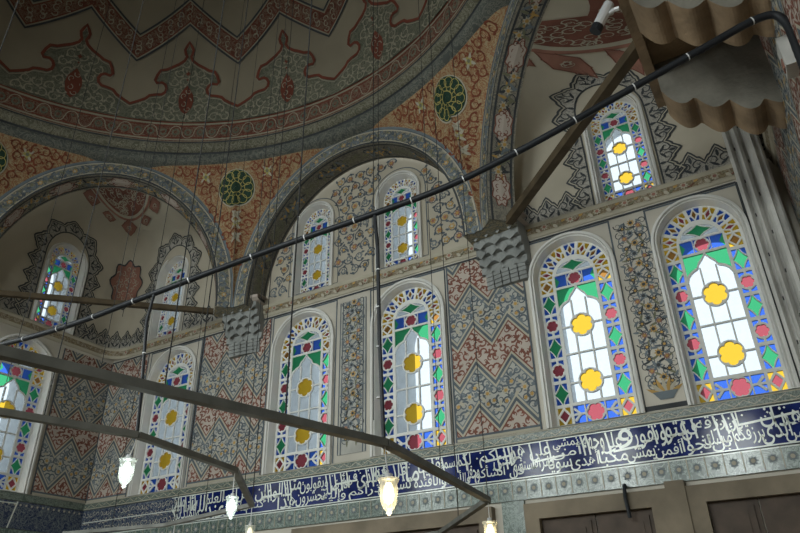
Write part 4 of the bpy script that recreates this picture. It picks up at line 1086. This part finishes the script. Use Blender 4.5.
lamp((-1.868, 3.037, z1+EYE-.02), .15, 'brightest warm glowing glass lamp hanging from the bend of the front iron bar', 'bulbwarm', 3, 1.1, (.02, 0))
lamp((-2.126, 4.94, z1+EYE-.02), .12, 'warm glass lamp at the bottom edge below the second bend of the front bar', 'bulbwarm', 1, 1.1)
lamp((-3.098, 2.445, z2+EYE-.02), .10, 'leftmost white lamp hanging crooked on a curved cord from the left bar', 'bulbcool', 1, .92, (-.01, -.02), (.85, 1, .95))
lamp((-3.269, 3.404, z2+EYE-.02), .14, 'white glass lamp hanging right of the leftmost one before the blue tiles', 'bulbcool', 1, .85, (0, 0), (.85, 1, .95))
lamp((-4.075, 4.484, z2+EYE-.02), .13, 'dim glass lamp under the right hand bend of the left bar', 'bulbdim', 0, .9)
lamp((-5.30, 4.78, z2+EYE-.02), .16, 'dim glass lamp nearest the bottom edge between the two white lamps', 'bulbdim', 0, .9)

cq = [(.163, .70, 3.50), (.165, .80, 3.50), (.163, .879, 3.50), (.133, .902, 3.48), (.033, .882, 3.42), (-.111, .85, 3.35), (-.287, .811, 3.25), (-.458, .784, 3.15), (-.647, .779, 3.04), (-.918, .779, 2.92), (-1.307, .77, 2.62), (-1.617, .762, 2.6), (-1.941, .777, 2.6), (-2.4, .82, 2.6)]
cp_ = [(a*y, y, b*y) for a, b, y in cq]
def smooth(P, n=6):
    P = [Vector(p) for p in P]; o = []
    for i in range(len(P)-1):
        a, b, c, d = P[max(i-1, 0)], P[i], P[i+1], P[min(i+2, len(P)-1)]
        for k in range(n):
            t = k/n; o.append(.5*((2*b)+(c-a)*t+(2*a-5*b+4*c-d)*t*t+(3*b-a-3*c+d)*t**3))
    return o+[P[-1]]
root = empty('black_cable', at(cp_[0])); setp(root, 'thick black cable with white ties sagging across the whole picture', 'cable')
CP = [at(p) for p in smooth(cp_)]; mb = MB(); mb.tube([p-root.location for p in CP], [.026-.006*min(1, k/50) for k in range(len(CP))], 'black', 10); run = mb.build('cable_run', root, smooth=True)
mb = MB(); mb.tube([p-root.location for p in (at((-1.93, 3.04, 2.35)), at((-1.91, 3.04, 2.1)), at((-1.90, 3.04, 1.5)), at((-1.876, 3.037, .93)))], .012, 'black', 8); mb.build('cable_drop', root)
mb = MB(); mb.tube([p-root.location for p in (at((-3.36, 2.60, 1.99)), at((-3.36, 2.58, 1.8)), at((-3.22, 2.52, 1.3)), at((-3.10, 2.445, 1.02)))], .010, 'black', 8); mb.build('cable_drop', root)
acc = .2
for k in range(14, len(CP)-1):
    acc += (CP[k]-CP[k-1]).length
    if acc < .34: continue
    acc = 0; p, q = CP[k], CP[k+1]; t = (q-p).normalized(); mb = MB(); mb.tube([p-t*.0035-root.location, p+t*.0035-root.location], .0272-.006*min(1, k/50), 'tie', 10); mb.build('cable_tie', run)
for (xx, yy, zz_) in [(-1.905, 3.04, v) for v in (1.95, 1.7, 1.45, 1.15)]+[(-3.29, 2.55, v) for v in (1.55,)]:
    mb = MB(); p = at((xx, yy, zz_))-root.location; mb.tube([p, p+Vector((0, 0, .007))], .0135, 'tie', 8); mb.build('cable_tie', run)
# wall box
mb = MB(); x, y, z = WR*D, 3.75, 1.6+3.02; mb.box((x-.07, y-.07, z-.12), (x-.001, y+.07, z+.10), 'marble'); mb.box((x-.078, y-.03, z-.10), (x-.07, y+.03, z-.03), 'redlight')
setp(mb.build('junction_box'), 'small pale junction box on the right wall beside the stone console', 'box')
# spotlight fixed to the console lip
root = empty('spotlight', at((-.40, 4.15, 4.34))); setp(root, 'small chrome spotlight clipped on the edge of the stone console', 'spotlight')
mb = MB(); a, b = Vector((.02, 0, .13)), Vector((-.10, .0, -.05)); mb.tube([a, a*.6+b*.4, b], [.042, .045, .045], 'chrome', 12); hs_ = mb.build('housing', root)
mb = MB(); mb.tube([b, b+(b-a).normalized()*.06], [.048, .048], 'black', 12); mb.build('hood', hs_)
mb = MB(); mb.tube([(.0, 0, .03), (.05, 0, .045), (.085, 0, .04)], .018, 'chrome', 8); mb.build('bracket', root)

# suspension wires from the dome to the frames
wires = [(-2.38, .9, z1), (-2.16, 1.8, z1), (-2.02, 2.4, z1), (-1.985, 3.9, z1), (-2.126, 4.94, z1), (-2.75, 5.7, z1), (-3.45, 1.2, z2), (-3.24, 1.98, z2), (-3.17, 2.9, z2), (-3.269, 3.404, z2), (-3.67, 3.94, z2), (-4.075, 4.484, z2),
         (-4.80, 4.66, z2), (-5.30, 4.78, z2), (-6.1, 4.70, z2), (-4.2, 3.0, 2.2), (-5.2, 3.6, 2.2), (-3.0, 4.7, 1.6), (-2.5, 4.0, 1.6), (-6.3, 3.4, 2.2)]
for k, (x, y, z) in enumerate(wires):
    rr = math.hypot(x-CX*D, y-CY*D); top = (1.0*D+EYE)+math.sqrt(max(0, (RD*D)**2-rr*rr)) if rr < RD*D else .95*D+EYE
    lo = z+EYE
    mb = MB(); mb.tube([(x, y, lo), (x, y, top-.01)], [.0026, .0032, .0042][k % 3], 'wire', 5, False)
    o = mb.build('suspension_wire', loc=(x, y, lo)); setp(o, 'thin dark wire hanging from the dome', 'wire', 'suspension wires')
